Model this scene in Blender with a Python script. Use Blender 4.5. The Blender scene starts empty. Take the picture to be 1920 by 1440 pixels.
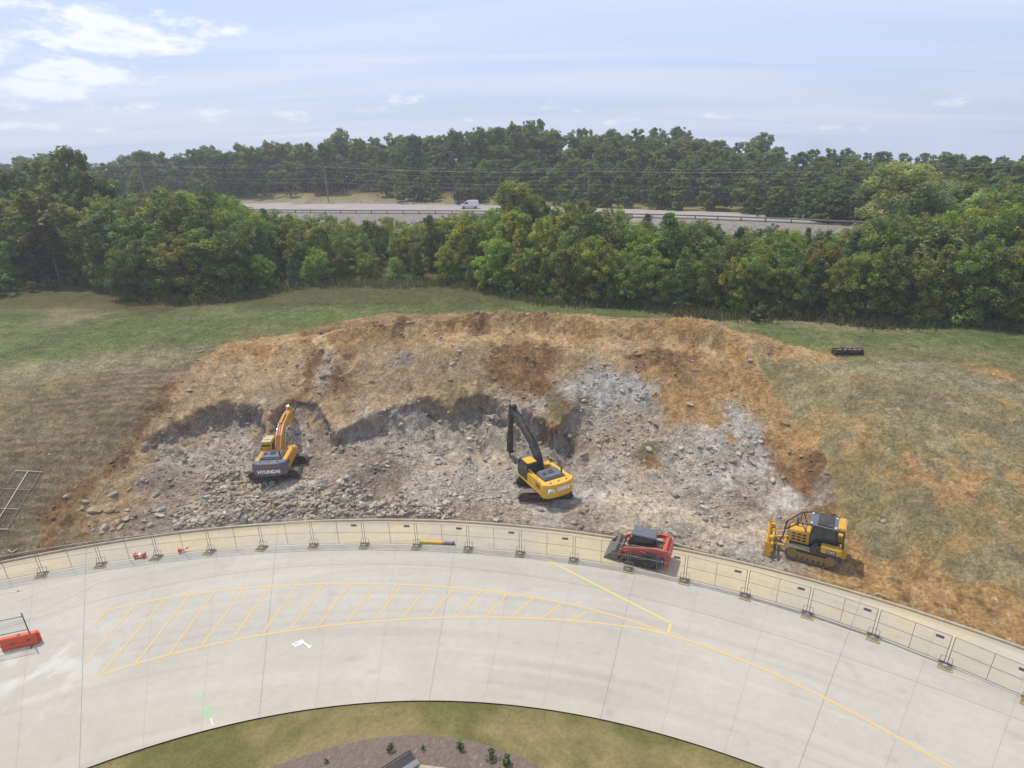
import bpy, bmesh, math, random
import numpy as np
from mathutils import Vector, Matrix, Euler
random.seed(7); RNG = np.random.default_rng(11)
SC = bpy.context.scene
COL = SC.collection
R = math.radians

# ------------------------------------------------------------------ camera
F_PX, PITCH, ROLL, CAM_H = 1119.0, R(21.78), R(-1.05), 26.63     # focal length in photo pixels (1920 wide)
def ray(px, py):
    x = (px - 960) / F_PX; y = (py - 720) / F_PX
    c, s = math.cos(ROLL), math.sin(ROLL)
    x, y = c * x + s * y, -s * x + c * y
    return np.array([x, math.cos(PITCH) - y * math.sin(PITCH), -(math.sin(PITCH) + y * math.cos(PITCH))])
def at(px, py, z=0.0):
    d = ray(px, py); t = (z - CAM_H) / d[2]
    return np.array([d[0] * t, d[1] * t, z])
def project(P):
    P = np.atleast_2d(P).astype(float); q = P - np.array([0, 0, CAM_H])
    sp, cp = math.sin(PITCH), math.cos(PITCH)
    dz = q[:, 1] * cp - q[:, 2] * sp; dy = -q[:, 1] * sp - q[:, 2] * cp
    x = q[:, 0] / dz; y = dy / dz; c, s = math.cos(ROLL), math.sin(ROLL)
    return np.stack([(c * x - s * y) * F_PX + 960, (s * x + c * y) * F_PX + 720, dz], 1)
cam = bpy.data.cameras.new("camera"); camo = bpy.data.objects.new("camera", cam); COL.objects.link(camo)
cam.sensor_width = 36.0; cam.lens = 36.0 * F_PX / 1920.0; cam.clip_start = 0.5; cam.clip_end = 9000
sp, cp, sr, cr = math.sin(PITCH), math.cos(PITCH), math.sin(ROLL), math.cos(ROLL)
dn = Vector((0, -sp, -cp)); rt0 = Vector((1, 0, 0))
right = rt0 * cr + dn * (-sr); down = rt0 * sr + dn * cr; fwd = Vector((0, cp, -sp))
M = Matrix((( right.x, -down.x, -fwd.x, 0), (right.y, -down.y, -fwd.y, 0), (right.z, -down.z, -fwd.z, CAM_H), (0, 0, 0, 1)))
camo.matrix_world = M
SC.camera = camo
# ------------------------------------------------------------------ light
SUN_EL = R(62); SH = Vector((0.74, -0.67, 0)).normalized()       # direction in which shadows fall
sun = bpy.data.lights.new("sun", 'SUN'); suno = bpy.data.objects.new("sun", sun); COL.objects.link(suno)
sun.energy = 4.0; sun.angle = R(0.6); sun.color = (1.0, 0.945, 0.83)
sd = Vector((SH.x * math.cos(SUN_EL), SH.y * math.cos(SUN_EL), -math.sin(SUN_EL)))
suno.rotation_euler = sd.to_track_quat('-Z', 'Y').to_euler()
W = bpy.data.worlds.new("World"); SC.world = W; W.use_nodes = True
SC.view_settings.view_transform = 'Standard'; SC.view_settings.look = 'None'
SC.view_settings.exposure = -0.08; SC.view_settings.gamma = 1.0
SC.render.engine = 'CYCLES'
SC.render.resolution_x = 1024; SC.render.resolution_y = 768

def build_world():
    nt = W.node_tree; N = nt.nodes; L = nt.links; N.clear()
    out = N.new('ShaderNodeOutputWorld'); bg = N.new('ShaderNodeBackground'); L.new(bg.outputs[0], out.inputs[0])
    sky = N.new('ShaderNodeTexSky'); sky.sky_type = 'NISHITA'; sky.sun_disc = False
    sky.sun_elevation = SUN_EL; sky.sun_rotation = math.atan2(-SH.x, -SH.y); sky.air_density = 1.1; sky.dust_density = 1.6; sky.altitude = 200
    bg.inputs[1].default_value = 0.13
    geo = N.new('ShaderNodeTexCoord')
    def math_(op, a, b=None, c=None):
        n = N.new('ShaderNodeMath'); n.operation = op
        for i, v in enumerate((a, b, c)):
            if v is None: continue
            if isinstance(v, (int, float)): n.inputs[i].default_value = v
            else: L.new(v, n.inputs[i])
        return n.outputs[0]
    sep = N.new('ShaderNodeSeparateXYZ'); L.new(geo.outputs['Generated'], sep.inputs[0])
    up_ = N.new('ShaderNodeVectorMath'); up_.operation = 'MAXIMUM'; up_.inputs[1].default_value = (-1, -1, .004); L.new(geo.outputs['Generated'], up_.inputs[0]); L.new(up_.outputs[0], sky.inputs[0])
    x, y, z = sep.outputs
    zz = math_('MAXIMUM', z, 0.0)
    # thin high cirrus: noise on a flat cloud layer
    den = math_('ADD', zz, 0.10)
    u = math_('DIVIDE', x, den); v = math_('DIVIDE', y, den)
    cb = N.new('ShaderNodeCombineXYZ'); L.new(math_('MULTIPLY', u, 0.22), cb.inputs[0]); L.new(math_('MULTIPLY', v, 0.95), cb.inputs[1])
    nz = N.new('ShaderNodeTexNoise'); nz.inputs['Scale'].default_value = 0.9; nz.inputs['Detail'].default_value = 5; nz.inputs['Roughness'].default_value = 0.5; nz.inputs['Distortion'].default_value = 0.7
    L.new(cb.outputs[0], nz.inputs['Vector'])
    mr = N.new('ShaderNodeMapRange'); mr.inputs[1].default_value = 0.34; mr.inputs[2].default_value = 0.70; mr.inputs[3].default_value = 0.05; mr.inputs[4].default_value = 0.85
    L.new(nz.outputs[0], mr.inputs[0])
    # overall pale milky veil, as in hazy late-summer air
    mix0 = N.new('ShaderNodeMix'); mix0.data_type = 'RGBA'; mix0.inputs['Factor'].default_value = 0.72
    L.new(sky.outputs[0], mix0.inputs[6]); mix0.inputs[7].default_value = (4.3, 5.8, 8.7, 1)
    mix1 = N.new('ShaderNodeMix'); mix1.data_type = 'RGBA'
    L.new(mr.outputs[0], mix1.inputs['Factor']); L.new(mix0.outputs[2], mix1.inputs[6]); mix1.inputs[7].default_value = (6.8, 7.15, 8.7, 1)
    # cumulus puffs: each a fixed direction in the sky, outline broken by noise
    n2 = N.new('ShaderNodeTexNoise'); n2.inputs['Scale'].default_value = 19; n2.inputs['Detail'].default_value = 6; n2.inputs['Roughness'].default_value = 0.62
    mp = N.new('ShaderNodeMapping'); mp.inputs['Scale'].default_value = (1, 1, 2.4); L.new(geo.outputs['Generated'], mp.inputs[0]); L.new(mp.outputs[0], n2.inputs['Vector'])
    nn = math_('SUBTRACT', n2.outputs[0], 0.5)
    az = math_('ARCTAN2', x, y); el = math_('ARCSINE', z)
    total = None
    puffs = [(215, 62, 150, 42, 1.0), (360, 58, 80, 22, .7), (150, 135, 125, 28, .85), (20, 112, 50, 30, .7), (70, 168, 110, 22, .85), (200, 205, 100, 17, .55), (12, 200, 60, 12, .5),
             (40, 238, 60, 8, .4), (528, 220, 48, 12, .75), (440, 222, 60, 9, .4), (405, 211, 48, 8, .5), (745, 182, 52, 13, .7), (695, 206, 34, 9, .4), (40, 8, 60, 16, .6), (490, 183, 28, 8, .4), (890, 222, 30, 8, .3),
             (1030, 201, 28, 10, .6), (1070, 208, 24, 9, .6), (1180, 222, 20, 7, .5), (1348, 217, 24, 6, .5), (1800, 189, 40, 12, .7), (1755, 217, 30, 8, .5), (1560, 240, 40, 8, .4), (1900, 215, 34, 8, .4), (1252, 177, 22, 4, .3), (210, 243, 25, 6, .3), (1150, 232, 16, 5, .4)]
    for (px, py, wx, wy, amp) in puffs:
        d = ray(px, py); d = d / np.linalg.norm(d); a0 = math.atan2(d[0], d[1]); e0 = math.asin(d[2])
        k = 1.0 / F_PX * math.cos(math.atan((px - 960) / F_PX)) ** 1.0
        da = math_('MULTIPLY', math_('SUBTRACT', az, a0), 1.0 / (wx * k)); de = math_('MULTIPLY', math_('SUBTRACT', el, e0), 1.0 / (wy * k))
        r2 = math_('ADD', math_('MULTIPLY', da, da), math_('MULTIPLY', de, de))
        f = math_('MULTIPLY', math_('SUBTRACT', 1.0, r2), amp * (1.0 if wx > 90 else .72)); f = math_('MAXIMUM', f, -1.0)
        total = f if total is None else math_('MAXIMUM', total, f)
    dens = math_('MULTIPLY_ADD', nn, 3.2, total)
    sm = N.new('ShaderNodeMapRange'); sm.interpolation_type = 'SMOOTHSTEP'; sm.inputs[1].default_value = 0.05; sm.inputs[2].default_value = 1.05; sm.inputs[3].default_value = 0; sm.inputs[4].default_value = 0.92
    L.new(dens, sm.inputs[0])
    ccol = N.new('ShaderNodeMix'); ccol.data_type = 'RGBA'; ccol.inputs[6].default_value = (9.4, 9.5, 9.8, 1); ccol.inputs[7].default_value = (6.6, 7.0, 8.2, 1)
    s3 = N.new('ShaderNodeMapRange'); s3.inputs[1].default_value = 0.75; s3.inputs[2].default_value = 1.5; L.new(dens, s3.inputs[0]); L.new(s3.outputs[0], ccol.inputs['Factor'])
    mix2 = N.new('ShaderNodeMix'); mix2.data_type = 'RGBA'; L.new(sm.outputs[0], mix2.inputs['Factor']); L.new(mix1.outputs[2], mix2.inputs[6]); L.new(ccol.outputs[2], mix2.inputs[7])
    L.new(mix2.outputs[2], bg.inputs[0])
build_world()

# ------------------------------------------------------------------ helpers
def tag(o, label=None, cat=None, group=None, kind=None):
    if label: o['label'] = label
    if cat: o['category'] = cat
    if group: o['group'] = group
    if kind: o['kind'] = kind
    return o
def empty(name, loc=(0, 0, 0), rz=0.0):
    o = bpy.data.objects.new(name, None); COL.objects.link(o); o.location = loc; o.rotation_euler = (0, 0, rz); o.empty_display_size = 0.3
    return o
def mesh_np(name, V, F, mats, parent=None, smooth=False, colors=None, matidx=None):
    """V (n,3), F (m,k) int array or list of tuples"""
    me = bpy.data.meshes.new(name)
    if isinstance(F, np.ndarray):
        m, k = F.shape
        me.vertices.add(len(V)); me.vertices.foreach_set('co', np.asarray(V, np.float32).ravel())
        me.loops.add(m * k); me.loops.foreach_set('vertex_index', F.astype(np.int32).ravel())
        me.polygons.add(m); me.polygons.foreach_set('loop_start', np.arange(0, m * k, k, dtype=np.int32))
        try: me.polygons.foreach_set('loop_total', np.full(m, k, np.int32))
        except Exception: pass
        me.update(calc_edges=True)
    else:
        me.from_pydata([tuple(map(float, v)) for v in V], [], F)
    me.validate()
    for mt in (mats if isinstance(mats, (list, tuple)) else [mats]): me.materials.append(mt)
    if matidx is not None: me.polygons.foreach_set('material_index', np.asarray(matidx, np.int32))
    if smooth: me.polygons.foreach_set('use_smooth', np.ones(len(me.polygons), bool))
    if colors is not None:
        a = me.color_attributes.new('Col', 'FLOAT_COLOR', 'POINT')
        c = np.ones((len(V), 4), np.float32); c[:, :3] = colors; a.data.foreach_set('color', c.ravel())
    o = bpy.data.objects.new(name, me); COL.objects.link(o)
    if parent: o.parent = parent
    return o
class MB:
    """collects shapes, builds ONE mesh"""
    def __init__(s): s.V = []; s.F = []; s.MI = []; s.mi = 0
    def add(s, V, F):
        b = len(s.V); s.V += [tuple(v) for v in V]; s.F += [tuple(i + b for i in f) for f in F]; s.MI += [s.mi] * len(F); return s
    def m(s, i): s.mi = i; return s
    def box(s, x0, x1, y0, y1, z0, z1, bev=0.0, taper=(1, 1)):
        bm = bmesh.new(); bmesh.ops.create_cube(bm, size=1)
        cx, cy = (x0 + x1) / 2, (y0 + y1) / 2
        for v in bm.verts:
            tx, ty = taper if v.co.z > 0 else (1, 1)
            v.co = Vector((cx + v.co.x * (x1 - x0) * tx, cy + v.co.y * (y1 - y0) * ty, z0 + (v.co.z + .5) * (z1 - z0)))
        if bev: bmesh.ops.bevel(bm, geom=list(bm.edges), offset=bev, segments=2, affect='EDGES', clamp_overlap=True)
        return s.frombm(bm)
    def frombm(s, bm, Mx=None):
        bm.verts.index_update()
        if Mx: bmesh.ops.transform(bm, matrix=Mx, verts=bm.verts)
        s.add([v.co[:] for v in bm.verts], [[v.index for v in f.verts] for f in bm.faces]); bm.free(); return s
    def prism(s, prof, y0, y1, bev=0.0, axis='y'):
        """profile [(a,b)] extruded along y (profile in xz), or along x (profile in yz), or z (profile in xy)"""
        def P(a, b, t): return {'y': (a, t, b), 'x': (t, a, b), 'z': (a, b, t)}[axis]
        bm = bmesh.new(); n = len(prof)
        A = [bm.verts.new(P(a, b, y0)) for a, b in prof]; B = [bm.verts.new(P(a, b, y1)) for a, b in prof]
        bm.faces.new(A); bm.faces.new(B[::-1])
        for i in range(n): bm.faces.new((A[i], B[i], B[(i + 1) % n], A[(i + 1) % n]))
        bmesh.ops.recalc_face_normals(bm, faces=bm.faces)
        if bev: bmesh.ops.bevel(bm, geom=list(bm.edges), offset=bev, segments=2, affect='EDGES', clamp_overlap=True)
        return s.frombm(bm)
    def tube(s, p, q, r, n=8, r2=None, cap=True):
        p, q = Vector(p), Vector(q); d = q - p; L = d.length
        if L < 1e-6: return s
        bm = bmesh.new(); bmesh.ops.create_cone(bm, cap_ends=cap, segments=n, radius1=r, radius2=r if r2 is None else r2, depth=L)
        return s.frombm(bm, Matrix.Translation((p + q) / 2) @ d.to_track_quat('Z', 'Y').to_matrix().to_4x4())
    def path(s, pts, r, n=6):
        for a, b in zip(pts, pts[1:]): s.tube(a, b, r, n)
        return s
    def build(s, name, mats, parent=None, smooth=False, loc=None):
        o = mesh_np(name, s.V, s.F, mats, parent, False, matidx=s.MI if isinstance(mats, (list, tuple)) else None)
        if smooth:
            me = o.data; me.polygons.foreach_set('use_smooth', np.ones(len(me.polygons), bool))
            try: me.set_sharp_from_angle(angle=R(35))
            except Exception: pass
        if loc is not None: o.location = loc
        return o
def kids(o): return [c for c in KID.get(o.name, [])]
def copy_tree(o, parent=None):
    c = o.copy(); COL.objects.link(c); c.parent = parent
    for ch in list(o.children): copy_tree(ch, c)
    return c
def text_mesh(s, name, size, mat, parent, Mx, depth=0.01, bold=0.012):
    cu = bpy.data.curves.new('txt', 'FONT'); cu.body = s; cu.size = size; cu.align_x = 'CENTER'; cu.align_y = 'CENTER'; cu.extrude = depth; cu.offset = bold
    t = bpy.data.objects.new('txt', cu); COL.objects.link(t)
    dg = bpy.context.evaluated_depsgraph_get(); me = bpy.data.meshes.new_from_object(t.evaluated_get(dg))
    bpy.data.objects.remove(t); bpy.data.curves.remove(cu)
    me.transform(Mx); me.materials.clear(); me.materials.append(mat); me.name = name
    o = bpy.data.objects.new(name, me); COL.objects.link(o); o.parent = parent; return o

# ---- numpy value noise
def _h(ix, iy, seed):
    n = (ix.astype(np.int64) * 374761393 + iy.astype(np.int64) * 668265263 + seed * 1442695041) & 0x7fffffff
    n = ((n ^ (n >> 13)) * 1274126177) & 0x7fffffff
    n = n ^ (n >> 16)
    return (n & 0xffff) / 65535.0
def vn(x, y, seed=0):
    x = np.asarray(x, float); y = np.asarray(y, float)
    ix = np.floor(x); iy = np.floor(y); fx = x - ix; fy = y - iy
    fx = fx * fx * (3 - 2 * fx); fy = fy * fy * (3 - 2 * fy)
    a = _h(ix, iy, seed); b = _h(ix + 1, iy, seed); c = _h(ix, iy + 1, seed); d = _h(ix + 1, iy + 1, seed)
    return (a * (1 - fx) + b * fx) * (1 - fy) + (c * (1 - fx) + d * fx) * fy
def fbm(x, y, sc, octv=4, seed=0, rough=0.5):
    t = 0; amp = 1; tot = 0; x = np.asarray(x) / sc; y = np.asarray(y) / sc
    for o in range(octv):
        t = t + amp * vn(x, y, seed + o * 17); tot += amp; amp *= rough; x = x * 2.03 + 3.1; y = y * 2.03 + 7.7
    return t / tot
def sstep(a, b, x):
    t = np.clip((x - a) / (b - a), 0, 1); return t * t * (3 - 2 * t)

# ---- materials
def mat(name, col, rough=0.6, metal=0.0, noise=0.0, nscale=3.0, bump=0.0, bscale=20.0, dirt=None, spec=0.4, alpha=None, coat=0):
    m = bpy.data.materials.new(name); m.use_nodes = True; nt = m.node_tree; N = nt.nodes; L = nt.links
    b = N['Principled BSDF']; b.inputs['Roughness'].default_value = rough; b.inputs['Metallic'].default_value = metal
    b.inputs['Base Color'].default_value = (*col, 1); b.inputs['Specular IOR Level'].default_value = spec
    tc = N.new('ShaderNodeTexCoord')
    if noise or dirt:
        nz = N.new('ShaderNodeTexNoise'); nz.inputs['Scale'].default_value = nscale; nz.inputs['Detail'].default_value = 6; nz.inputs['Roughness'].default_value = .65
        L.new(tc.outputs['Object'], nz.inputs['Vector'])
        mx = N.new('ShaderNodeMix'); mx.data_type = 'RGBA'; mx.inputs[6].default_value = (*col, 1)
        dc = dirt or tuple(c * (1 - noise) for c in col); mx.inputs[7].default_value = (*dc, 1)
        mr = N.new('ShaderNodeMapRange'); mr.inputs[1].default_value = .42; mr.inputs[2].default_value = .68; mr.inputs[4].default_value = 1.0 if not dirt else max(noise, .3)
        L.new(nz.outputs[0], mr.inputs[0]); L.new(mr.outputs[0], mx.inputs['Factor']); L.new(mx.outputs[2], b.inputs['Base Color'])
    if bump:
        n2 = N.new('ShaderNodeTexNoise'); n2.inputs['Scale'].default_value = bscale; n2.inputs['Detail'].default_value = 4
        L.new(tc.outputs['Object'], n2.inputs['Vector']); bp = N.new('ShaderNodeBump'); bp.inputs['Strength'].default_value = bump; bp.inputs['Distance'].default_value = 0.03
        L.new(n2.outputs[0], bp.inputs['Height']); L.new(bp.outputs[0], b.inputs['Normal'])
    return m
def glass(name, col=(0.04, 0.05, 0.05)):
    m = mat(name, col, rough=0.08, spec=0.6); return m
def ground_mat(name, bump=0.6, bscale=4.0, dist=0.08, fine=0.35, rough=0.95, spec=0.1, grain=0.0):
    m = bpy.data.materials.new(name); m.use_nodes = True; nt = m.node_tree; N = nt.nodes; L = nt.links
    b = N['Principled BSDF']; b.inputs['Roughness'].default_value = rough; b.inputs['Specular IOR Level'].default_value = spec
    at_ = N.new('ShaderNodeAttribute'); at_.attribute_name = 'Col'; tc = N.new('ShaderNodeTexCoord')
    nz = N.new('ShaderNodeTexNoise'); nz.inputs['Scale'].default_value = bscale; nz.inputs['Detail'].default_value = 9; nz.inputs['Roughness'].default_value = .72
    L.new(tc.outputs['Object'], nz.inputs['Vector'])
    mr = N.new('ShaderNodeMapRange'); mr.inputs[1].default_value = .3; mr.inputs[2].default_value = .7; mr.inputs[3].default_value = 1 - fine; mr.inputs[4].default_value = 1 + fine
    L.new(nz.outputs[0], mr.inputs[0])
    vm = N.new('ShaderNodeVectorMath'); vm.operation = 'SCALE'; L.new(at_.outputs['Color'], vm.inputs[0]); L.new(mr.outputs[0], vm.inputs['Scale'])
    last = vm
    if grain:     # broken crumbs and chips: flat toned cells of two sizes
        for sc_, k in ((9.0, grain), (3.6, grain * .7)):
            vo = N.new('ShaderNodeTexVoronoi'); vo.inputs['Scale'].default_value = sc_; L.new(tc.outputs['Object'], vo.inputs['Vector']); sx_ = N.new('ShaderNodeSeparateColor'); L.new(vo.outputs['Color'], sx_.inputs[0])
            m2 = N.new('ShaderNodeMapRange'); m2.inputs[3].default_value = 1 - k; m2.inputs[4].default_value = 1 + k; L.new(sx_.outputs[0], m2.inputs[0])
            v2 = N.new('ShaderNodeVectorMath'); v2.operation = 'SCALE'; L.new(last.outputs[0], v2.inputs[0]); L.new(m2.outputs[0], v2.inputs['Scale']); last = v2
    L.new(last.outputs[0], b.inputs['Base Color'])
    bp = N.new('ShaderNodeBump'); bp.inputs['Strength'].default_value = bump; bp.inputs['Distance'].default_value = dist
    L.new(nz.outputs[0], bp.inputs['Height']); L.new(bp.outputs[0], b.inputs['Normal'])
    return m
def lin(r, g, b, k=1.0):
    f = lambda c: (c / 255 / 12.92) if c < 10.3 else ((c / 255 + .055) / 1.055) ** 2.4
    return np.array([f(r), f(g), f(b)]) * k
# ------------------------------------------------------------------ road arcs (all in plan, polar about one centre)
CX, CY = -8.0, -20.0
def polar(P): return np.arctan2(P[..., 0] - CX, P[..., 1] - CY), np.hypot(P[..., 0] - CX, P[..., 1] - CY)
def arcfit(pts, z=0.0, deg=3):
    Q = np.array([at(a, b, z)[:2] for a, b in pts]); t, r = polar(Q)
    c = np.polyfit(t, r, min(deg, len(pts) - 2)); lo, hi = t.min(), t.max(); d = np.polyder(c)
    def f(tt):
        tt = np.asarray(tt, float); u = np.clip(tt, lo, hi)
        return np.polyval(c, u) + np.polyval(d, u) * (tt - u) * 0.9
    f.lo, f.hi = lo, hi
    return f
INNER = arcfit([(165, 1440), (400, 1363), (640, 1322), (820, 1316), (960, 1322), (1100, 1342), (1240, 1373), (1430, 1440)], 0)
OUTER = arcfit([(0, 1053), (95, 1033), (180, 1018), (287, 1003), (480, 982), (650, 975), (816, 972), (860, 975), (1010, 988), (1157, 1008), (1339, 1036), (1522, 1088), (1584, 1104), (1784, 1162), (1913, 1211)], 0.12, 4)
JOINT = arcfit([(0, 1180), (164, 1136), (287, 1102), (400, 1078), (480, 1066), (600, 1064), (1000, 1110), (1080, 1113), (1300, 1147), (1429, 1176), (1568, 1218), (1720, 1274), (1913, 1360)][:5] + [(1130, 1118), (1300, 1147), (1429, 1176), (1568, 1218), (1720, 1274), (1913, 1360)], 0, 3)
def PP(t, r, z=0.0): return np.stack([CX + np.sin(t) * r, CY + np.cos(t) * r, np.zeros_like(t * r) + z], -1)

# ------------------------------------------------------------------ terrain
def tps(P, Z, lam=0.15):
    P = np.array(P); n = len(P)
    d = np.hypot(P[:, None, 0] - P[None, :, 0], P[:, None, 1] - P[None, :, 1]); K = np.where(d > 0, d * d * np.log(d + 1e-9), 0) + lam * np.eye(n) * 10
    A = np.block([[K, np.c_[np.ones(n), P]], [np.c_[np.ones(n), P].T, np.zeros((3, 3))]])
    s = np.linalg.solve(A, np.r_[Z, 0, 0, 0])
    def f(x, y):
        out = s[n] + s[n + 1] * x + s[n + 2] * y
        for i in range(n):
            r2 = (x - P[i, 0]) ** 2 + (y - P[i, 1]) ** 2
            out = out + s[i] * 0.5 * r2 * np.log(r2 + 1e-12)
        return out
    return f
curbpts = [(0, 1051, .1), (95, 1030, .1), (180, 1015, .1), (287, 1001, .1), (390, 989, .1), (480, 980, .1), (650, 973, .1), (816, 970, .1), (1010, 985, .1), (1157, 1005, .1), (1339, 1033, .1), (1440, 1060, .1), (1522, 1085, .1), (1650, 1120, .1), (1784, 1159, .1), (1913, 1208, .1)]
shared = curbpts + [
    (0, 950, 2.2), (0, 830, 4.8), (0, 760, 6.4), (0, 700, 7.5), (0, 640, 8.1), (0, 570, 8.9), (100, 970, 1.2), (100, 900, 2.7), (100, 800, 5.2), (100, 700, 7.3), (100, 620, 8.2), (100, 560, 8.8),
    (200, 960, .6), (200, 900, 1.9), (250, 950, .55), (250, 890, 1.8), (250, 780, 5.1), (250, 700, 7.0), (250, 620, 8.2), (310, 870, 2.0), (300, 920, .9), (320, 960, .4),
    (300, 822, 3.2), (1150, 960, .2), (1150, 900, .6), (1150, 850, 1.4), (1150, 800, 2.7), (1150, 750, 4.3), (1150, 715, 5.6), (1150, 660, 7.5), (1150, 630, 8.0),
    (1250, 960, .3), (1250, 880, 1.0), (1250, 820, 2.4), (1250, 740, 4.9), (1250, 660, 7.5),
    (1350, 1000, .2), (1350, 950, .45), (1350, 900, 1.1), (1350, 850, 2.3), (1350, 800, 3.6), (1350, 750, 5.0), (1350, 700, 6.5), (1350, 655, 7.8),
    (1500, 1000, .25), (1500, 960, .4), (1500, 900, 1.4), (1500, 850, 2.8), (1500, 800, 4.1), (1500, 750, 5.5), (1500, 700, 6.9), (1500, 660, 7.9),
    (1600, 1060, .3), (1600, 1000, .8), (1600, 950, 1.8), (1600, 850, 4.0), (1600, 750, 6.2), (1600, 690, 7.5), (1600, 655, 7.95), (1750, 1090, .5), (1750, 1000, 2.2), (1750, 900, 4.0), (1750, 800, 5.8), (1750, 720, 7.2), (1750, 660, 7.9),
    (1920, 1160, .5), (1920, 1080, 1.8), (1920, 980, 3.3), (1920, 880, 4.8), (1920, 780, 6.3), (1920, 720, 7.2), (1920, 650, 7.9), (1700, 610, 8.1), (1900, 610, 8.2), (1450, 600, 8.1), (1300, 580, 8.3)]
Uonly = [(350, 797, 3.7), (400, 770, 4.3), (482, 766, 4.1), (400, 710, 6.1), (400, 662, 7.6), (500, 830, 2.2), (505, 800, 3.0), (560, 764, 4.0), (600, 700, 6.1), (600, 650, 7.7), (600, 627, 8.0), (600, 595, 8.3),
         (640, 803, 2.9), (720, 770, 3.9), (850, 768, 3.8), (780, 700, 6.0), (850, 700, 6.1), (850, 652, 7.8), (850, 627, 8.0), (850, 575, 8.4), (950, 765, 3.9), (1000, 720, 5.3), (1000, 650, 7.7), (1045, 800, 3.5), (1075, 760, 4.1), (1090, 715, 5.5), (1090, 580, 8.4),
         (400, 600, 8.4), (600, 940, .3), (850, 920, .3)]
Lonly = [(300, 950, .3), (400, 960, .3), (500, 950, .5), (650, 930, .6), (750, 940, .35), (850, 940, .2), (950, 950, .15), (1000, 930, .15), (870, 862, .4), (950, 865, .3), (800, 860, .7), (700, 880, .9), (600, 880, .65), (520, 890, .5),
         (420, 900, .6), (340, 870, 1.3), (400, 830, 1.9), (470, 800, 2.5), (350, 815, 2.3), (560, 805, 1.8), (650, 835, 1.5), (720, 810, 2.0), (800, 800, 2.1), (880, 800, 2.1), (950, 800, 2.0), (1045, 830, 1.6), (1045, 870, .5), (1000, 860, .4), (1080, 800, 2.5), (1080, 860, .7), (1090, 750, 4.2)]
farw = [(-60, 75, 8.8), (0, 78, 8.9), (50, 72, 8.5), (90, 70, 8.3), (-90, 60, 8.5), (-90, 40, 4), (90, 45, 6.5), (95, 30, 1.5), (-80, 28, .5), (-60, 92, 9.2), (0, 95, 9.4), (60, 90, 8.9), (-120, 100, 9), (120, 100, 9), (0, 120, 9.6), (-120, 60, 8.8), (130, 60, 8), (-130, 140, 9.5), (130, 140, 9.5), (0, 150, 9.8)]
def cps(L): return [tuple(at(a, b, z)[:2]) for a, b, z in L], [z for *_, z in L]
def mk(L):
    P, Z = cps(L); P += [(a, b) for a, b, z in farw]; Z += [z for *_, z in farw]; return tps(P, Z)
fU = mk(shared + Uonly); fL = mk(shared + Lonly)
def seg_dist(X, Y, pl, closed=False):
    """distance to polyline pl [(x,y)]; also parameter along"""
    best = np.full(X.shape, 1e9); par = np.zeros(X.shape); n = len(pl)
    for i in range(n if closed else n - 1):
        (ax, ay), (bx, by) = pl[i], pl[(i + 1) % n]; dx, dy = bx - ax, by - ay; L2 = dx * dx + dy * dy + 1e-9
        t = np.clip(((X - ax) * dx + (Y - ay) * dy) / L2, 0, 1); d = np.hypot(X - ax - t * dx, Y - ay - t * dy)
        m = d < best; best = np.where(m, d, best); par = np.where(m, i + t, par)
    return best, par
def inpoly(X, Y, pl):
    c = np.zeros(X.shape, bool); n = len(pl)
    for i in range(n):
        (ax, ay), (bx, by) = pl[i], pl[(i + 1) % n]
        if ay == by: continue
        c ^= ((ay > Y) != (by > Y)) & (X < (bx - ax) * (Y - ay) / (by - ay) + ax)
    return c
def sdf(X, Y, pl):
    d, _ = seg_dist(X, Y, pl, True); return np.where(inpoly(X, Y, pl), -d, d)
cliff_px = [(290, 835, 2.9), (300, 822, 3.2), (325, 806, 3.4), (350, 796, 3.7), (375, 780, 3.9), (400, 769, 4.2), (440, 765, 4.2), (482, 764, 4.1), (490, 785, 3.4), (500, 835, 2.2), (512, 810, 2.8), (514, 775, 3.8), (530, 763, 4.0), (570, 760, 4.1), (604, 763, 4.0),
            (612, 785, 3.4), (636, 804, 2.9), (665, 795, 3.2), (700, 778, 3.7), (740, 762, 4.1), (785, 752, 4.4), (820, 760, 4.1), (850, 769, 3.8), (880, 762, 4.0), (905, 752, 4.3), (935, 758, 4.1), (960, 770, 3.8), (1000, 772, 3.8), (1025, 800, 3.2), (1045, 818, 2.8), (1066, 800, 3.3), (1074, 765, 4.1)]
soft_px = [(1090, 730, 5.0), (1120, 735, 4.8), (1130, 800, 2.6), (1120, 900, .6), (1100, 965, .2), (900, 974, .1), (650, 976, .1), (400, 988, .1), (330, 985, .2), (315, 930, .8), (305, 870, 1.9)]
cliff_w = [tuple(at(*p)[:2]) for p in cliff_px]; pit_w = cliff_w + [tuple(at(*p)[:2]) for p in soft_px]
berm_px = [(470, 640, .35), (540, 634, .4), (610, 625, .5), (660, 612, .9), (700, 605, 1.2), (760, 600, 1.35), (830, 598, 1.4), (900, 594, 1.6), (980, 593, 1.6), (1060, 598, 1.5), (1140, 603, 1.4), (1200, 606, 1.3), (1245, 602, 1.6), (1300, 598, 2.0), (1335, 610, 1.6), (1365, 628, .9), (1405, 632, 1.1), (1440, 645, .3)]
berm_w = [tuple(at(a, b, 8.1 + h)[:2]) for a, b, h in berm_px]; berm_h = np.array([h for *_, h in berm_px])
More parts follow.
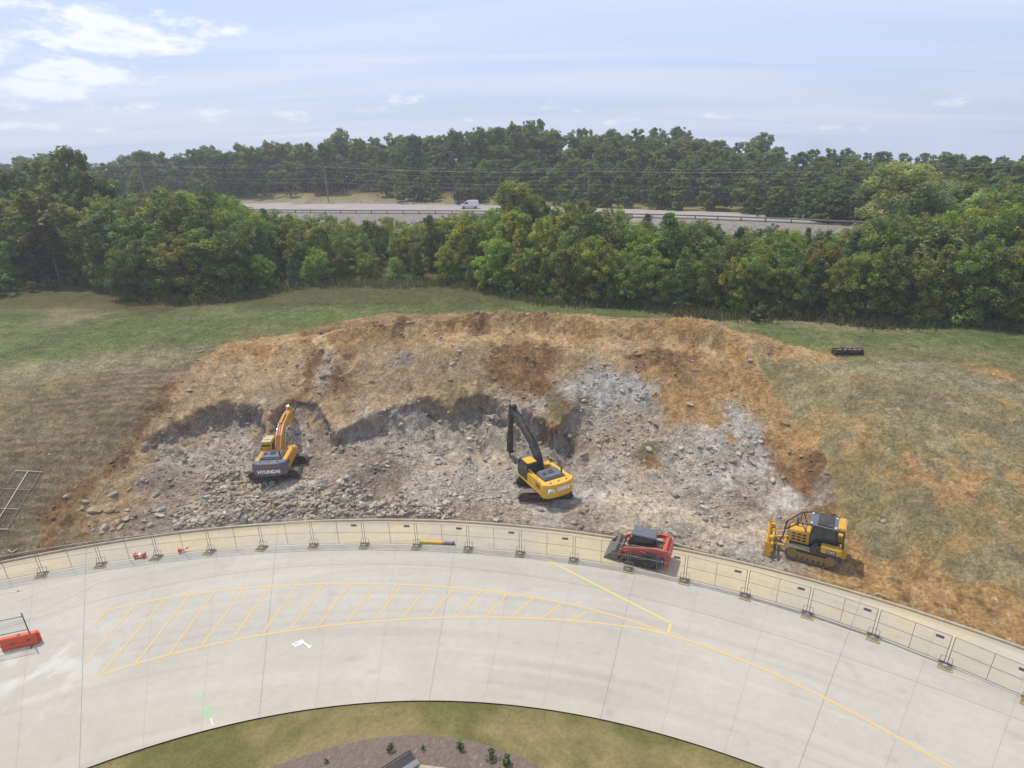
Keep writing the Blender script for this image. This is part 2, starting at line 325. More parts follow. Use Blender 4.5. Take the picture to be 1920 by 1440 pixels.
# highway above the tree belt
def hwz(px): return 12.9 + 0 * px
near_px = [(100, 398), (360, 396), (511, 399), (700, 400), (880, 401), (1029, 403), (1172, 407), (1335, 411), (1479, 417), (1608, 423), (1800, 433), (2100, 450)]
far_px = [(100, 381), (360, 380), (511, 380), (700, 382), (861, 384), (1019, 388), (1172, 392), (1335, 397), (1479, 402), (1608, 408), (1800, 417), (2100, 432)]
HW_Z = 12.6
near_w = [tuple(at(a, b, HW_Z)[:2]) for a, b in near_px]; far_w = [tuple(at(a, b, HW_Z)[:2]) for a, b in far_px]
def ext(L, k=160):
    a, b = np.array(L[0]), np.array(L[1]); d = (a - b) / np.linalg.norm(a - b); e, f = np.array(L[-1]), np.array(L[-2]); g = (e - f) / np.linalg.norm(e - f)
    return [tuple(a + d * k)] + list(L) + [tuple(e + g * k)]
near_w, far_w = ext(near_w), ext(far_w)
_nx = np.array([p[0] for p in near_w]); _ny = np.array([p[1] for p in near_w]); _fx = np.array([p[0] for p in far_w]); _fy = np.array([p[1] for p in far_w])
print('highway', near_w[1:-1], far_w[1:-1])
knobs = [(1052, 770, 4.0, 1.1, .9, .5), (1225, 838, 2.2, 1.5, 1.0, 1.0), (1218, 880, 1.2, 2.0, 1.2, .5), (700, 885, .9, 3.2, 1.7, .45), (600, 915, .6, 3.5, 1.2, .35), (930, 690, 6.3, 2.6, 2.0, .3), (1140, 950, .3, 2.2, .9, .35), (300, 895, 1.3, 2.0, 1.0, .45), (870, 745, 4.6, 1.2, 1.2, .4), (1500, 900, 1.4, 2.4, 2.0, .35)]
def hills(x, y):
    h = 5.5 * np.exp(-(((x - 25) / 95.) ** 2 + ((y - 235) / 62.) ** 2))
    return h * sstep(145, 190, y) 
def height(x, y, detail=True):
    """returns z, U-mask (0 pit,1 upper), cliff distance"""
    th, rr = polar(np.stack([x, y], -1)); rc = OUTER(th)
    wx = x + (fbm(x, y, 2.0, 2, 3) - .5) * 1.7; wy = y + (fbm(x, y, 2.0, 2, 9) - .5) * 1.7
    near = (np.abs(x) < 75) & (y > 15) & (y < 110)
    ycl = np.minimum(y, 150.0); xcl = np.clip(x, -140, 140)
    U = fU(xcl, ycl); L = fL(xcl, ycl)
    s = sdf(wx, wy, pit_w); cd, _ = seg_dist(wx, wy, cliff_w)
    w = 0.42 + 1.4 * sstep(1.0, 3.0, cd)
    up = sstep(-w, w, s)
    # never let the pit rise above the old surface
    L = np.minimum(L, U + 3 * sstep(.5, 3, cd))
    L = L + (fbm(x, y, 2.6, 3, 19, .6) - .45) * 1.9 * np.exp(-(cd / 2.6) ** 2); L = np.minimum(L, U + 3 * sstep(.5, 3, cd))
    nb = sstep(.46, .66, fbm(x, y, 3.2, 3, 23, .6)) * .72 + .16; L = L + np.maximum(U - L, 0) * nb * np.exp(-(cd / 2.4) ** 2)
    U2 = np.minimum(U, fU(xcl, np.minimum(ycl, 60)) + 50) + 0.12 * (fbm(x, y, 3, 3, 21) - .5)
    z = L * (1 - up) + U2 * up
    # berm of pushed up soil
    bd, bp = seg_dist(x, y, berm_w); bh = np.interp(bp, np.arange(len(berm_h)), berm_h)
    lump = .55 + .9 * fbm(x, y, 1.7, 3, 31)
    z = z + bh * lump * np.exp(-(bd / (0.75 + .45 * bh)) ** 2)
    for kx, ky, kz, a, b, h in knobs:
        c = at(kx, ky, kz); z = z + h * np.exp(-(((x - c[0]) / a) ** 2 + ((y - c[1]) / b) ** 2))
    # furrows ploughed down the slope
    for (p0, p1, dep) in (((600, 655, 7.7), (570, 745, 4.6), .36), ((650, 660, 7.6), (612, 750, 4.4), .38), ((590, 660, 7.6), (560, 740, 4.8), -.14), ((1180, 640, 7.9), (1215, 700, 6.0), .2)):
        a, b = at(*p0), at(*p1); d, _ = seg_dist(wx * .5 + x * .5, wy * .5 + y * .5, [(a[0], a[1]), (b[0], b[1])]); z = z - dep * np.exp(-(d / .5) ** 2)
    # highway embankment
    ns = np.interp(x, _nx, _ny); fs = np.interp(x, _fx, _fy)
    e = sstep(ns - 11, ns - 1.2, y)
    z = np.where(y > ns - 11.5, z * (1 - e) + (HW_Z - .12) * e, z)
    far = HW_Z - .12 + np.clip(y - fs - 2, 0, 400) * .012 + (vn(x / 30, y / 30, 5) - .5) * 1.5 * sstep(3, 30, y - fs)
    z = np.where(y > fs, far + hills(x, y), z)
    z = np.where(y > 270, z - (y - 270) * .055, z)
    # the pad and everything inside it lies just under the slabs
    k = sstep(-.02, .35, rr - rc); z = np.where(rr < rc + .35, np.maximum(z * k, 0) - .30 * (1 - k), z)
    return z, up, cd, s, rr - rc, bd, bh
def axis(segs):
    out = [];
    for a, b, st in segs: out += list(np.arange(a, b - 1e-6, st))
    return np.array(out + [segs[-1][1]])
XS = axis([(-900, -300, 60), (-300, -120, 12), (-120, -60, 3), (-60, -44, .5), (-44, 50, .15), (50, 70, .5), (70, 130, 3), (130, 300, 12), (300, 900, 60)])
YS = axis([(-200, 10, 30), (10, 26, 1.0), (26, 30, .3), (30, 66, .14), (66, 84, .45), (84, 170, 1.1), (170, 300, 6), (300, 900, 50)])
GX, GY = np.meshgrid(XS, YS); gx = GX.ravel(); gy = GY.ravel()
GZ0, UP, CD, SD, RC, BD, BH = height(gx, gy)
def zat(x, y): # bilinear on grid
    i = np.clip(np.searchsorted(XS, x) - 1, 0, len(XS) - 2); j = np.clip(np.searchsorted(YS, y) - 1, 0, len(YS) - 2)
    u = (x - XS[i]) / (XS[i + 1] - XS[i]); v = (y - YS[j]) / (YS[j + 1] - YS[j]); Zg = GZ.reshape(GX.shape)
    return Zg[j, i] * (1 - u) * (1 - v) + Zg[j, i + 1] * u * (1 - v) + Zg[j + 1, i] * (1 - u) * v + Zg[j + 1, i + 1] * u * v
GZ = GZ0.copy()
def hit(px, py):
    d = ray(px, py); t = 20.0; o = np.array([0, 0, CAM_H]); prev = t
    while t < 900:
        p = o + d * t
        if p[2] < zat(p[0], p[1]): break
        prev = t; t += .25 if t < 120 else 1.5
    lo, hi = prev, t
    for _ in range(12):
        m = (lo + hi) / 2; p = o + d * m
        if p[2] < zat(p[0], p[1]): hi = m
        else: lo = m
    p = o + d * hi; return np.array([p[0], p[1], zat(p[0], p[1])])

# ---- ground cover classes: seeds placed on the land, boundaries broken by noise
K = 0.84
C = {'green': lin(101, 109, 54, K), 'olive': lin(116, 111, 66, K), 'dry': lin(138, 126, 88, K), 'brown': lin(124, 106, 75, K), 'tan': lin(165, 135, 95, K), 'orange': lin(165, 126, 70, K),
     'rust': lin(132, 96, 56, K), 'clod': lin(118, 105, 66, K), 'path': lin(182, 146, 94, K), 'rock': lin(166, 151, 131, K), 'blue': lin(180, 170, 156, K), 'dust': lin(186, 166, 136, K), 'rubble': lin(158, 144, 126, K), 'dark': lin(120, 106, 92, K), 'litter': lin(60, 56, 34, K), 'gravel': lin(174, 162, 146, K), 'weed': lin(126, 113, 78, K), 'mott': lin(140, 125, 86, K), 'greybrown': lin(150, 130, 108, K)}
seeds = {
 'green': [(20, 640), (20, 600), (100, 660), (200, 640), (300, 610), (400, 600), (500, 580), (600, 560), (200, 600), (700, 570), (800, 565), (900, 575), (1000, 580), (1150, 590), (350, 640), (1500, 640), (1650, 640), (1750, 640), (1850, 640), (1920, 640), (1450, 615)],
 'olive': [(60, 575), (250, 575), (420, 560), (1250, 585), (700, 545), (850, 550), (1000, 560), (1800, 670), (1920, 690), (1600, 665), (1700, 660), (560, 545)],
 'dry': [(60, 700), (200, 690), (320, 670), (1350, 590), (1450, 595), (1550, 605), (1650, 600), (1560, 680), (1650, 690), (1750, 700), (150, 590), (1850, 720), (1920, 740), (1380, 600)],
 'brown': [(30, 800), (100, 760), (100, 850), (200, 750), (200, 800), (250, 740), (300, 700), (50, 900), (100, 900), (30, 980), (60, 1020), (120, 960), (150, 860), (340, 690), (60, 860), (0, 920), (130, 1010), (200, 700)],
 'weed': [(15, 780), (40, 730), (60, 800), (1640, 740), (1740, 760), (1900, 800), (130, 1000), (200, 1000), (1600, 900), (1650, 1010), (1720, 940), (1820, 960), (1900, 1020)],
 'mott': [(1480, 720), (1520, 760), (1560, 730), (1600, 780), (1650, 820), (1700, 800), (1800, 780), (1880, 760), (1560, 840), (1600, 870), (1660, 880), (1760, 860), (1860, 860), (1620, 960), (1700, 980), (1780, 1000), (1880, 920), (1900, 980), (1640, 930), (1850, 1060), (1680, 1000), (1450, 690)],
 'orange': [(1620, 820), (1600, 790), (1720, 900), (1800, 920), (1850, 960), (1820, 900), (1700, 860), (1680, 1060), (1750, 1080), (1800, 1110), (1850, 1140), (1900, 1180), (1600, 1090), (1650, 1075), (1350, 720), (1380, 690), (1440, 760), (1300, 760), (1340, 790), (1450, 820), (1260, 740), (1300, 660), (1400, 650), (1480, 660), (1230, 700), (1420, 720), (1290, 610), (1100, 620), (1000, 612), (1200, 618), (1350, 640), (850, 618), (700, 622), (560, 640), (440, 650), (1480, 860), (1500, 820), (1560, 990), (1590, 1020), (1860, 700), (1540, 670), (1760, 930), (1900, 900), (1050, 790), (1280, 780), (1380, 820), (640, 640), (480, 660)],
 'rust': [(980, 655), (960, 690), (1000, 700), (1010, 722), (1030, 670), (945, 668), (985, 680), (990, 715), (970, 705), (1030, 690), (1205, 665), (1230, 672), (1260, 680), (1290, 672), (1220, 688), (575, 700), (590, 670), (642, 700), (570, 725), (650, 670), (636, 730), (1480, 880), (1500, 900), (1520, 860), (1460, 870), (300, 760), (270, 790), (230, 850), (150, 900), (100, 945), (130, 935), (760, 605), (700, 610), (900, 605), (320, 730), (1550, 960), (1000, 605), (850, 605), (600, 625), (200, 880), (1230, 870), (1060, 760), (170, 870)],
 'tan': [(400, 700), (450, 680), (500, 700), (550, 660), (540, 690), (400, 740), (350, 740), (470, 740), (680, 700), (720, 740), (650, 680), (760, 700), (800, 720), (700, 660), (800, 660), (880, 720), (830, 740), (900, 680), (560, 720), (620, 740), (330, 780), (300, 810), (260, 850), (230, 900), (200, 920), (250, 930), (1080, 660), (1150, 670), (1170, 650), (880, 640), (640, 770), (600, 750), (500, 800), (1060, 700), (600, 790), (650, 780)],
 'greybrown': [(310, 960), (280, 900), (330, 930), (650, 850), (700, 860), (640, 900), (720, 900), (600, 860), (560, 770), (600, 700), (1080, 960), (880, 955), (950, 962), (1400, 940), (760, 680), (1200, 860), (1540, 920), (610, 830), (360, 905), (612, 690), (606, 715), (618, 665)],
 'clod': [(870, 733), (880, 742), (866, 748), (1048, 758), (1053, 772), (1050, 785), (1220, 834), (1236, 842), (1228, 850), (1222, 846)],
 'path': [(620, 632), (700, 630), (780, 630), (850, 630), (920, 630), (990, 632), (1060, 636), (1130, 642), (1200, 648), (1270, 650), (1340, 652), (1420, 656), (1500, 662), (540, 638)],
 'dark': [(700, 890), (730, 880), (680, 905), (740, 900)],
 'rock': [(350, 850), (400, 820), (450, 830), (470, 870), (430, 870), (650, 820), (720, 800), (780, 790), (850, 790), (900, 800), (950, 790), (900, 840), (820, 840), (760, 850), (1000, 800), (980, 840), (1050, 840), (1100, 850), (1120, 820), (1160, 780), (1200, 790), (1150, 850), (1250, 920), (1300, 870), (1350, 860), (1400, 850), (1280, 830), (1000, 760), (1060, 900), (1330, 960), (1260, 990), (1400, 900), (1100, 900), (1440, 910), (480, 790), (1200, 820), (1340, 930), (560, 800), (1110, 760), (1080, 780), (1180, 870), (1230, 900), (1250, 860), (1310, 900), (1100, 800), (1130, 880), (690, 800), (620, 850), (580, 830), (1360, 840), (330, 860)],
 'blue': [(1150, 720), (1180, 740), (1120, 730), (1200, 760), (1220, 740), (1130, 760), (1080, 735), (1170, 770), (1400, 870), (1420, 840), (1430, 860), (1380, 800), (1390, 830), (1400, 820), (1340, 820), (1310, 830), (1350, 880), (1100, 920), (1060, 930), (780, 920), (800, 900), (1000, 900), (1460, 930)],
 'dust': [(850, 862), (900, 860), (930, 862), (820, 868), (1200, 960), (1180, 945), (1280, 970), (1350, 990), (1400, 985)],
 'gravel': [(820, 900), (850, 920), (900, 900), (930, 920), (880, 880), (950, 900), (780, 930), (980, 950), (1090, 920), (520, 920), (560, 905), (1050, 960), (1400, 1020)],
 'rubble': [(400, 940), (450, 950), (500, 950), (550, 950), (600, 950), (650, 950), (700, 945), (750, 950), (420, 900), (500, 930), (380, 960), (660, 920), (600, 930), (800, 960)],
}
SP = []; SCN = []; names = list(C.keys())
for k_, L_ in seeds.items():
    for p in L_:
        h = hit(*p); SP.append(h[:2]); SCN.append(names.index(k_))
SP = np.array(SP); SCN = np.array(SCN)
def classify(x, y):
    n = len(x); Wt = np.zeros((n, len(names)), np.float32)
    xs = x + (fbm(x, y, 2.2, 4, 41, .6) - .5) * 2.9; ys = y + (fbm(x, y, 2.2, 4, 57, .6) - .5) * 2.9
    for i in range(len(SP)):
        d2 = (xs - SP[i, 0]) ** 2 + (ys - SP[i, 1]) ** 2 + .08
        Wt[:, SCN[i]] += 1.0 / d2 ** 2.3
    return Wt / Wt.sum(1, keepdims=True)
dirt_px = [(-40, 1050), (80, 965), (100, 940), (130, 915), (180, 885), (215, 855), (250, 815), (275, 770), (300, 735), (330, 700), (365, 680), (395, 660), (440, 640), (520, 630), (600, 615), (650, 600), (720, 588), (800, 588), (900, 585), (1000, 585), (1100, 590), (1200, 597), (1260, 595), (1310, 592), (1350, 608), (1380, 622), (1420, 625), (1480, 645), (1550, 665), (1600, 680), (1500, 672), (1420, 672), (1430, 700), (1460, 745), (1490, 790), (1530, 840), (1560, 890), (1575, 930), (1560, 960), (1580, 1000), (1580, 1030), (1640, 1060), (1760, 1090), (1850, 1120), (1960, 1190), (1960, 1260)]
dirt_w = [tuple(hit(*p)[:2]) for p in dirt_px[1:-1]]
dirt_w = dirt_w + [tuple(at(1960, 1240, 0)[:2]), tuple(at(1500, 1110, 0)[:2]), tuple(at(900, 1000, 0)[:2]), tuple(at(300, 1020, 0)[:2]), tuple(at(60, 1060, 0)[:2])]
near = (np.abs(gx) < 130) & (gy > 10) & (gy < 110)
Wt = np.zeros((len(gx), len(names)), np.float32); Wt[:, names.index('olive')] = 1
Wt[near] = classify(gx[near], gy[near])
dirtc = [names.index(k) for k in ('clod', 'path', 'tan', 'orange', 'rust', 'rock', 'blue', 'dust', 'rubble', 'dark', 'gravel', 'greybrown')]
ds = sdf(gx + (fbm(gx, gy, 1.0, 3, 77) - .5) * .9, gy + (fbm(gx, gy, 1.0, 3, 78) - .5) * .9, dirt_w)
# inside the dirt only dirt classes, outside only vegetation (orange patches allowed on the right slope)
inn = ds < 0; gr = [i for i in range(len(names)) if i not in dirtc]
Wt[np.ix_(np.where(inn & near)[0], gr)] *= 1e-3
outm = (~inn) & near
bad = [i for i in dirtc if i != names.index('orange')]
Wt[np.ix_(np.where(outm)[0], bad)] *= 1e-3
leftout = outm & (gx < 12); Wt[leftout, names.index('orange')] *= 1e-3
upr = outm & (RC > 3.0); Wt[upr, names.index('orange')] *= .22
Wt /= Wt.sum(1, keepdims=True)
CM = np.array([C[k] for k in names]); _l = CM @ np.array([.25, .65, .1]); _k = np.array([.15 if k in ('tan', 'orange', 'rust', 'path', 'clod') else .18 for k in names])[:, None]; CM = (CM * (1 - _k) + _l[:, None] * _k) * np.array([.95 if k in ('tan', 'orange', 'rust', 'path', 'rock', 'blue', 'dust', 'gravel', 'rubble', 'greybrown') else 1.0 for k in names])[:, None]
col = Wt @ CM
# albedo variation
n1 = fbm(gx, gy, 5.0, 5, 101, .6); n2 = fbm(gx, gy, .7, 4, 131, .65); n3 = fbm(gx, gy, 14, 3, 151)
veg = Wt[:, [names.index(k) for k in ('green', 'olive', 'dry', 'brown', 'weed', 'mott')]].sum(1)
dirtw = 1 - veg
rockw = Wt[:, [names.index(k) for k in ('rock', 'blue', 'rubble', 'gravel', 'dark')]].sum(1)
mottw = Wt[:, names.index('mott')] + .5 * Wt[:, names.index('weed')]
n4 = fbm(gx, gy, .33, 3, 137, .75); col = col * (1 + (n1 - .5)[:, None] * .6) * (1 + (n2 - .5)[:, None] * .9) * (1 + ((n4 - .5) * (.3 + .35 * dirtw))[:, None])
# mottled slope: grass clumps over orange soil, tractor treads
mk_ = sstep(.50, .64, fbm(gx, gy, 1.9, 6, 171, .72)); mg = sstep(.47, .58, fbm(gx, gy, 1.0, 5, 191, .7))
col = col * (1 - .75 * (mottw * mk_)[:, None]) + (.75 * mottw * mk_)[:, None] * lin(164, 132, 84, K)[None]
col = col * (1 - .5 * (mottw * mg)[:, None]) + (.5 * mottw * mg)[:, None] * lin(112, 106, 70, K)[None]
# field: pale seed heads in streaks, greener hollows
gfield = Wt[:, names.index('green')] + Wt[:, names.index('olive')]
st = sstep(.56, .74, fbm(gx * .35, gy, 2.0, 5, 211, .65)); col = col * (1 - .30 * (gfield * st)[:, None]) + (.30 * gfield * st)[:, None] * lin(134, 132, 88, K)[None]
st2 = sstep(.55, .7, fbm(gx, gy, 6.0, 4, 223, .6)); col = col * (1 - .5 * (gfield * st2)[:, None]) + (.5 * gfield * st2)[:, None] * lin(94, 103, 52, K)[None]
# mowing rows on the left bank
bw = Wt[:, names.index('brown')]; rows = .5 + .5 * np.sin((gy * .93 - gx * .25) * 7.5 + 4 * fbm(gx, gy, 6, 2, 231))
col = col * (1 + (bw * (rows - .5) * .28)[:, None]); bgn = sstep(.5, .68, fbm(gx, gy, 3, 4, 241)); col = col * (1 - .20 * (bw * bgn)[:, None]) + (.20 * bw * bgn)[:, None] * lin(104, 102, 62, K)[None]
# chips of pale stone in the dirt
chip = sstep(.80, .88, vn(gx * 4.3, gy * 4.3, 261)) * dirtw * (.35 + .65 * rockw); col = col * (1 - .6 * chip[:, None]) + .6 * chip[:, None] * lin(190, 184, 172, K)[None]
chd = sstep(.78, .9, vn(gx * 3.1, gy * 3.1, 281)) * dirtw; col = col * (1 - .35 * chd[:, None])
# orange wash on rock
ow = sstep(.55, .75, fbm(gx, gy, 3.5, 4, 291)) * rockw * .4; col = col * (1 - ow[:, None]) + ow[:, None] * lin(176, 146, 104, K)[None]
# face of the cliffs: bare grey rock; rim soil browner
face = ((CD < .8) & (UP < .85) & (SD < .3) & near); col[face] = col[face] * .3 + .7 * lin(142, 132, 124, K) * (1 + (n2[face] - .5)[:, None] * .6)
rim = np.exp(-(np.maximum(SD, 0) / .6) ** 2) * (CD < 1.2) * (UP > .5); col = col * (1 - .25 * rim[:, None]) + .25 * rim[:, None] * lin(150, 112, 72, K)[None]
# tree belt floor, embankment, forest floor
ns = np.interp(gx, _nx, _ny); fs = np.interp(gx, _fx, _fy)
tl = sstep(69, 75, gy + (fbm(gx, gy, 4, 3, 301) - .5) * 6) * (gy < ns)
tlm = (.85 * tl)[:, None]; col = col * (1 - tlm) + tlm * lin(84, 80, 48, K)[None] * (1 + (n2 - .5)[:, None])
em = sstep(-9, -7, gy - ns) * (gy < fs + 1); col = col * (1 - em[:, None]) + em[:, None] * lin(142, 134, 124, K)[None] * (1 + (n2 - .5)[:, None] * .5)
vg = ((gy > fs) & (gy < fs + 14))[:, None] * sstep(.5, 2.5, gy - fs)[:, None]; col = col * (1 - vg) + vg * lin(136, 124, 82, K)[None] * (1 + (n2 - .5)[:, None] * .6)
ff = sstep(10, 18, gy - fs)[:, None]; col = col * (1 - ff) + ff * lin(58, 62, 34, K)[None]
# machine tread marks pressed in the haul road
tread = np.zeros(len(gx))
for pl in ([(1100, 985), (1250, 1000), (1400, 1030), (1500, 1065), (1600, 1100), (1750, 1140)], [(1150, 960), (1300, 985), (1450, 1030), (1640, 1085), (1800, 1120)], [(1640, 830), (1680, 880), (1740, 940)], [(1560, 770), (1610, 800), (1680, 850), (1780, 920), (1860, 980)]):
    pw = [tuple(hit(*p)[:2]) for p in pl]; d, pr = seg_dist(gx, gy, pw)
    for off in (0.0,): tread += np.exp(-((d - .95) / .32) ** 2) * (np.sin((gx * .95 - gy * .3) * 2 * math.pi / .32) * .5 + .5)
tread = np.clip(tread, 0, 1) * (1 - .7 * (fbm(gx, gy, 2, 2, 321) > .6)); col = col * (1 - .16 * tread[:, None])
# roughness of the ground itself
amp = .05 * dirtw + .09 * rockw + .16 * Wt[:, names.index('rubble')] + .12 * Wt[:, names.index('rust')] - .04 * Wt[:, names.index('path')] + .03 * veg - .03 * Wt[:, names.index('dust')] + .16 * (CD < 1.0) * (SD < .3)
amp = (amp + .12 * np.exp(-(BD / 1.6) ** 2)) * near * sstep(.1, .8, RC)
GZ = GZ0 + amp * ((fbm(gx, gy, .55, 3, 341, .7) - .5) * 2.6 + (fbm(gx, gy, 2.4, 3, 351) - .5) * 2.4) - .02 * tread * near + .12 * mottw * (fbm(gx, gy, 1.2, 3, 361) - .5)
# blocky rock faces: stepped ledges
rk = (np.exp(-(np.minimum(CD, 9) / 1.6) ** 2) * (SD < .2) * near); ledge = np.round((fbm(gx, gy, 1.1, 3, 371, .6)) * 6) / 6
GZ = GZ + rk * (ledge - .5) * 1.1 * sstep(.2, .9, RC)
# the rim overhangs the face a little
nearc = np.exp(-(np.maximum(CD - .9, 0) / .7) ** 2) * near
ovh = (UP * np.exp(-(np.maximum(SD - .4, 0) / .8) ** 2) * 1.25 - (1 - UP) * np.exp(-(np.maximum(-SD - .4, 0) / .6) ** 2) * .75) * nearc
fz = np.exp(-(np.abs(SD) / .8) ** 2) * (CD < 2) * near
vx = gx - ovh * .04 + fz * (fbm(gy * 1.1, GZ, .6, 3, 391, .65) - .5) * .35; vy = gy - ovh * .30 + fz * (np.round(fbm(gx, GZ * 1.3, .8, 3, 395, .6) * 7) / 7 - .5) * 1.1
nxg, nyg = len(XS), len(YS); idx = np.arange(nxg * nyg).reshape(nyg, nxg)
Fq = np.stack([idx[:-1, :-1], idx[:-1, 1:], idx[1:, 1:], idx[1:, :-1]], -1).reshape(-1, 4)
M_TER = ground_mat('soil_and_grass', bump=.9, bscale=4.0, dist=.10, fine=.26, grain=.24)
ter = mesh_np('ground', np.stack([vx, vy, GZ], 1), Fq, M_TER, smooth=True, colors=np.clip(col, .005, .95)); tag(ter, kind='structure')
print('terrain', len(gx))
# ------------------------------------------------------------------ concrete pad
def strip(name, t0, t1, dt, rA, rB, nr, z, material, colf=None, kind='structure'):
    t = np.arange(t0, t1 + dt / 2, dt); s = np.linspace(0, 1, nr)
    ra = rA(t) if callable(rA) else np.full(t.shape, rA); rb = rB(t) if callable(rB) else np.full(t.shape, rB)
    T = np.repeat(t[:, None], nr, 1); Rr = ra[:, None] * (1 - s) + rb[:, None] * s
    P = PP(T, Rr, z).reshape(-1, 3); n = len(t); ix = np.arange(n * nr).reshape(n, nr)
    Fq = np.stack([ix[:-1, :-1], ix[:-1, 1:], ix[1:, 1:], ix[1:, :-1]], -1).reshape(-1, 4)
    c = colf(P[:, 0], P[:, 1], T.ravel(), Rr.ravel()) if colf else None
    o = mesh_np(name, P, Fq, material, colors=c); tag(o, kind=kind); return o
M_CON = ground_mat('concrete_slab', bump=.12, bscale=2.2, dist=.02, fine=.06, rough=.85, spec=.25)
M_CURB = mat('curb_concrete', tuple(lin(196, 182, 154, .8)), .9, noise=.25, nscale=2, bump=.3)
T0, T1 = -1.15, 1.25
feet_px = [(80, 1076), (191, 1056), (296, 1044), (396, 1032), (493, 1026), (588, 1023), (684, 1021), (782, 1023), (879, 1026), (976, 1035), (1076, 1048), (1178, 1067), (1283, 1090), (1397, 1116), (1514, 1148), (1637, 1190), (1772, 1247)]
FENCE = arcfit(feet_px, 0, 4)
joint_px = [((160, 1085), (149, 1440)), ((517, 1030), (487, 1333)), ((852, 1035), (804, 1316)), ((1190, 1080), (1127, 1344)), ((1590, 1190), (1498, 1437)),
            ((287, 1100), (268, 1400)), ((403, 1078), (378, 1366)), ((622, 1062), (592, 1324)), ((738, 1060), (704, 1316)), ((960, 1075), (907, 1316)), ((1075, 1075), (1017, 1327)), ((1310, 1100), (1240, 1372)), ((1437, 1150), (1358, 1410)), ((1733, 1240), (1660, 1440)), ((1905, 1310), (1860, 1440)), ((60, 1120), (30, 1440))]
JT = []
for a, b in joint_px:
    A, B = at(*a)[:2], at(*b)[:2]; JT.append((A, B))
jth = sorted(float(polar((A + B) / 2)[0]) for A, B in JT)
def con_col(x, y, t, r):
    base = lin(197, 190, 176, .78)[None] * np.ones((len(x), 1)); fr = FENCE(t); jr = JOINT(t)
    sl = np.searchsorted(jth, t); rv = _h(sl, sl * 0 + (r > jr), 5)
    base = base * (1 + (rv - .5)[:, None] * .07) * np.where((r > jr) & (r < fr), .97, 1.0)[:, None]
    grey = sstep(.45, .7, fbm(x, y, 7, 4, 401)) * .5; base = base * (1 - .10 * grey[:, None])
    warm = sstep(jr - 2, jr - 14, r) * .35; base = base * (1 - warm[:, None]) + warm[:, None] * lin(192, 180, 154, .78)
    # soil tracked between fence and curb
    d = sstep(fr - .3, fr + .5, r) * (.45 + .55 * sstep(.35, .6, fbm(x, y, 4, 4, 411, .6))); d = d * (1 - .55 * sstep(.55, .8, t)) * (1 - .6 * sstep(-.22, -.42, t) * sstep(.3, .6, fbm(x, y, 5, 3, 413)))
    base = base * (1 - d[:, None]) + d[:, None] * lin(212, 194, 160, .80)
    # scuffs: curved tyre sweeps
    sw = sstep(.66, .82, vn(r * 2.2 + .35 * np.sin(t * 9), t * 5.5, 421)) * .09; base = base * (1 - sw[:, None]) + sw[:, None] * lin(224, 220, 212, .85)
    sd_ = sstep(.70, .9, vn(r * 2.6 + .2 * np.sin(t * 7), t * 4, 431)) * .07; base = base * (1 - sd_[:, None])
    pa = at(30, 1330); blot = np.exp(-(((x - at(60, 1250)[0]) / 4) ** 2 + ((y - at(60, 1250)[1]) / 3) ** 2)) * sstep(.45, .6, fbm(x, y, 1.2, 4, 441, .65)) * .38
    base = base * (1 - blot[:, None]) + blot[:, None] * lin(226, 222, 212, .88)
    fine_ = (fbm(x, y, .5, 3, 451, .7) - .5) * .08 + (fbm(x, y, 2.5, 3, 453) - .5) * .10; base = base * (1 + fine_[:, None])
    sp = sstep(.90, .96, vn(x * 1.1, y * 1.1, 461)) * .10; base = base * (1 - sp[:, None])
    gut = np.exp(-((r - (OUTER(t) - .35)) / .25) ** 2) * .35; base = base * (1 - gut[:, None]) + gut[:, None] * lin(150, 134, 108, .8)
    return np.clip(base, .02, .9)
strip('pavement', T0, T1, .0042, INNER, lambda t: OUTER(t) - .16, 130, 0.0, M_CON, con_col)
# curb: a real step swept round the arc
def sweep(name, rf, prof, material, t0=T0, t1=T1, dt=.01, kind='structure', z0=0):
    t = np.arange(t0, t1, dt); r = rf(t); V = []; F = []
    n = len(prof)
    for ti, ri in zip(t, r):
        for (dr, dz) in prof: V.append(PP(np.array(ti), ri + dr, z0 + dz))
    for i in range(len(t) - 1):
        for j in range(n - 1):
            F.append((i * n + j, i * n + j + 1, (i + 1) * n + j + 1, (i + 1) * n + j))
    o = mesh_np(name, V, F, material); tag(o, kind=kind); return o
def curb_col(): pass
sweep('curb', OUTER, [(-.17, -.2), (-.165, .10), (-.14, .14), (-.03, .145), (.0, .12), (.01, -.25)], M_CURB)
# expansion joints sawn in the slab
M_JNT = mat('joint_sealant', (.24, .225, .20), .9, noise=.3)
jb = MB()
def ribbon(mb, pts, w, z):
    pts = [np.array(p[:2]) for p in pts]; V = []; n = len(pts)
    for i, p in enumerate(pts):
        d = pts[min(i + 1, n - 1)] - pts[max(i - 1, 0)]; d = d / (np.linalg.norm(d) + 1e-9); nrm = np.array([-d[1], d[0]])
        V += [(*(p + nrm * w / 2), z), (*(p - nrm * w / 2), z)]
    mb.add(V, [(2 * i, 2 * i + 1, 2 * i + 3, 2 * i + 2) for i in range(n - 1)])
for i, (A, B) in enumerate(JT):
    th = [polar(A)[0], polar(B)[0]]; u = (A - B) / np.linalg.norm(A - B)
    # extend to both edges of the slab
    def ext_to(P, d, rf):
        for k in range(400):
            tt, rr_ = polar(P)
            if (rr_ >= rf(tt)) if rf is OUTER else (rr_ <= rf(tt)): break
            P = P + d * .05
        return P - d * (.2 if rf is OUTER else .02)
    E1 = ext_to(A, u, OUTER); E2 = ext_to(B, -u, INNER)
    ribbon(jb, [E2 * (1 - k / 12) + E1 * (k / 12) for k in range(13)], .022 if i < 5 else .009, .004)
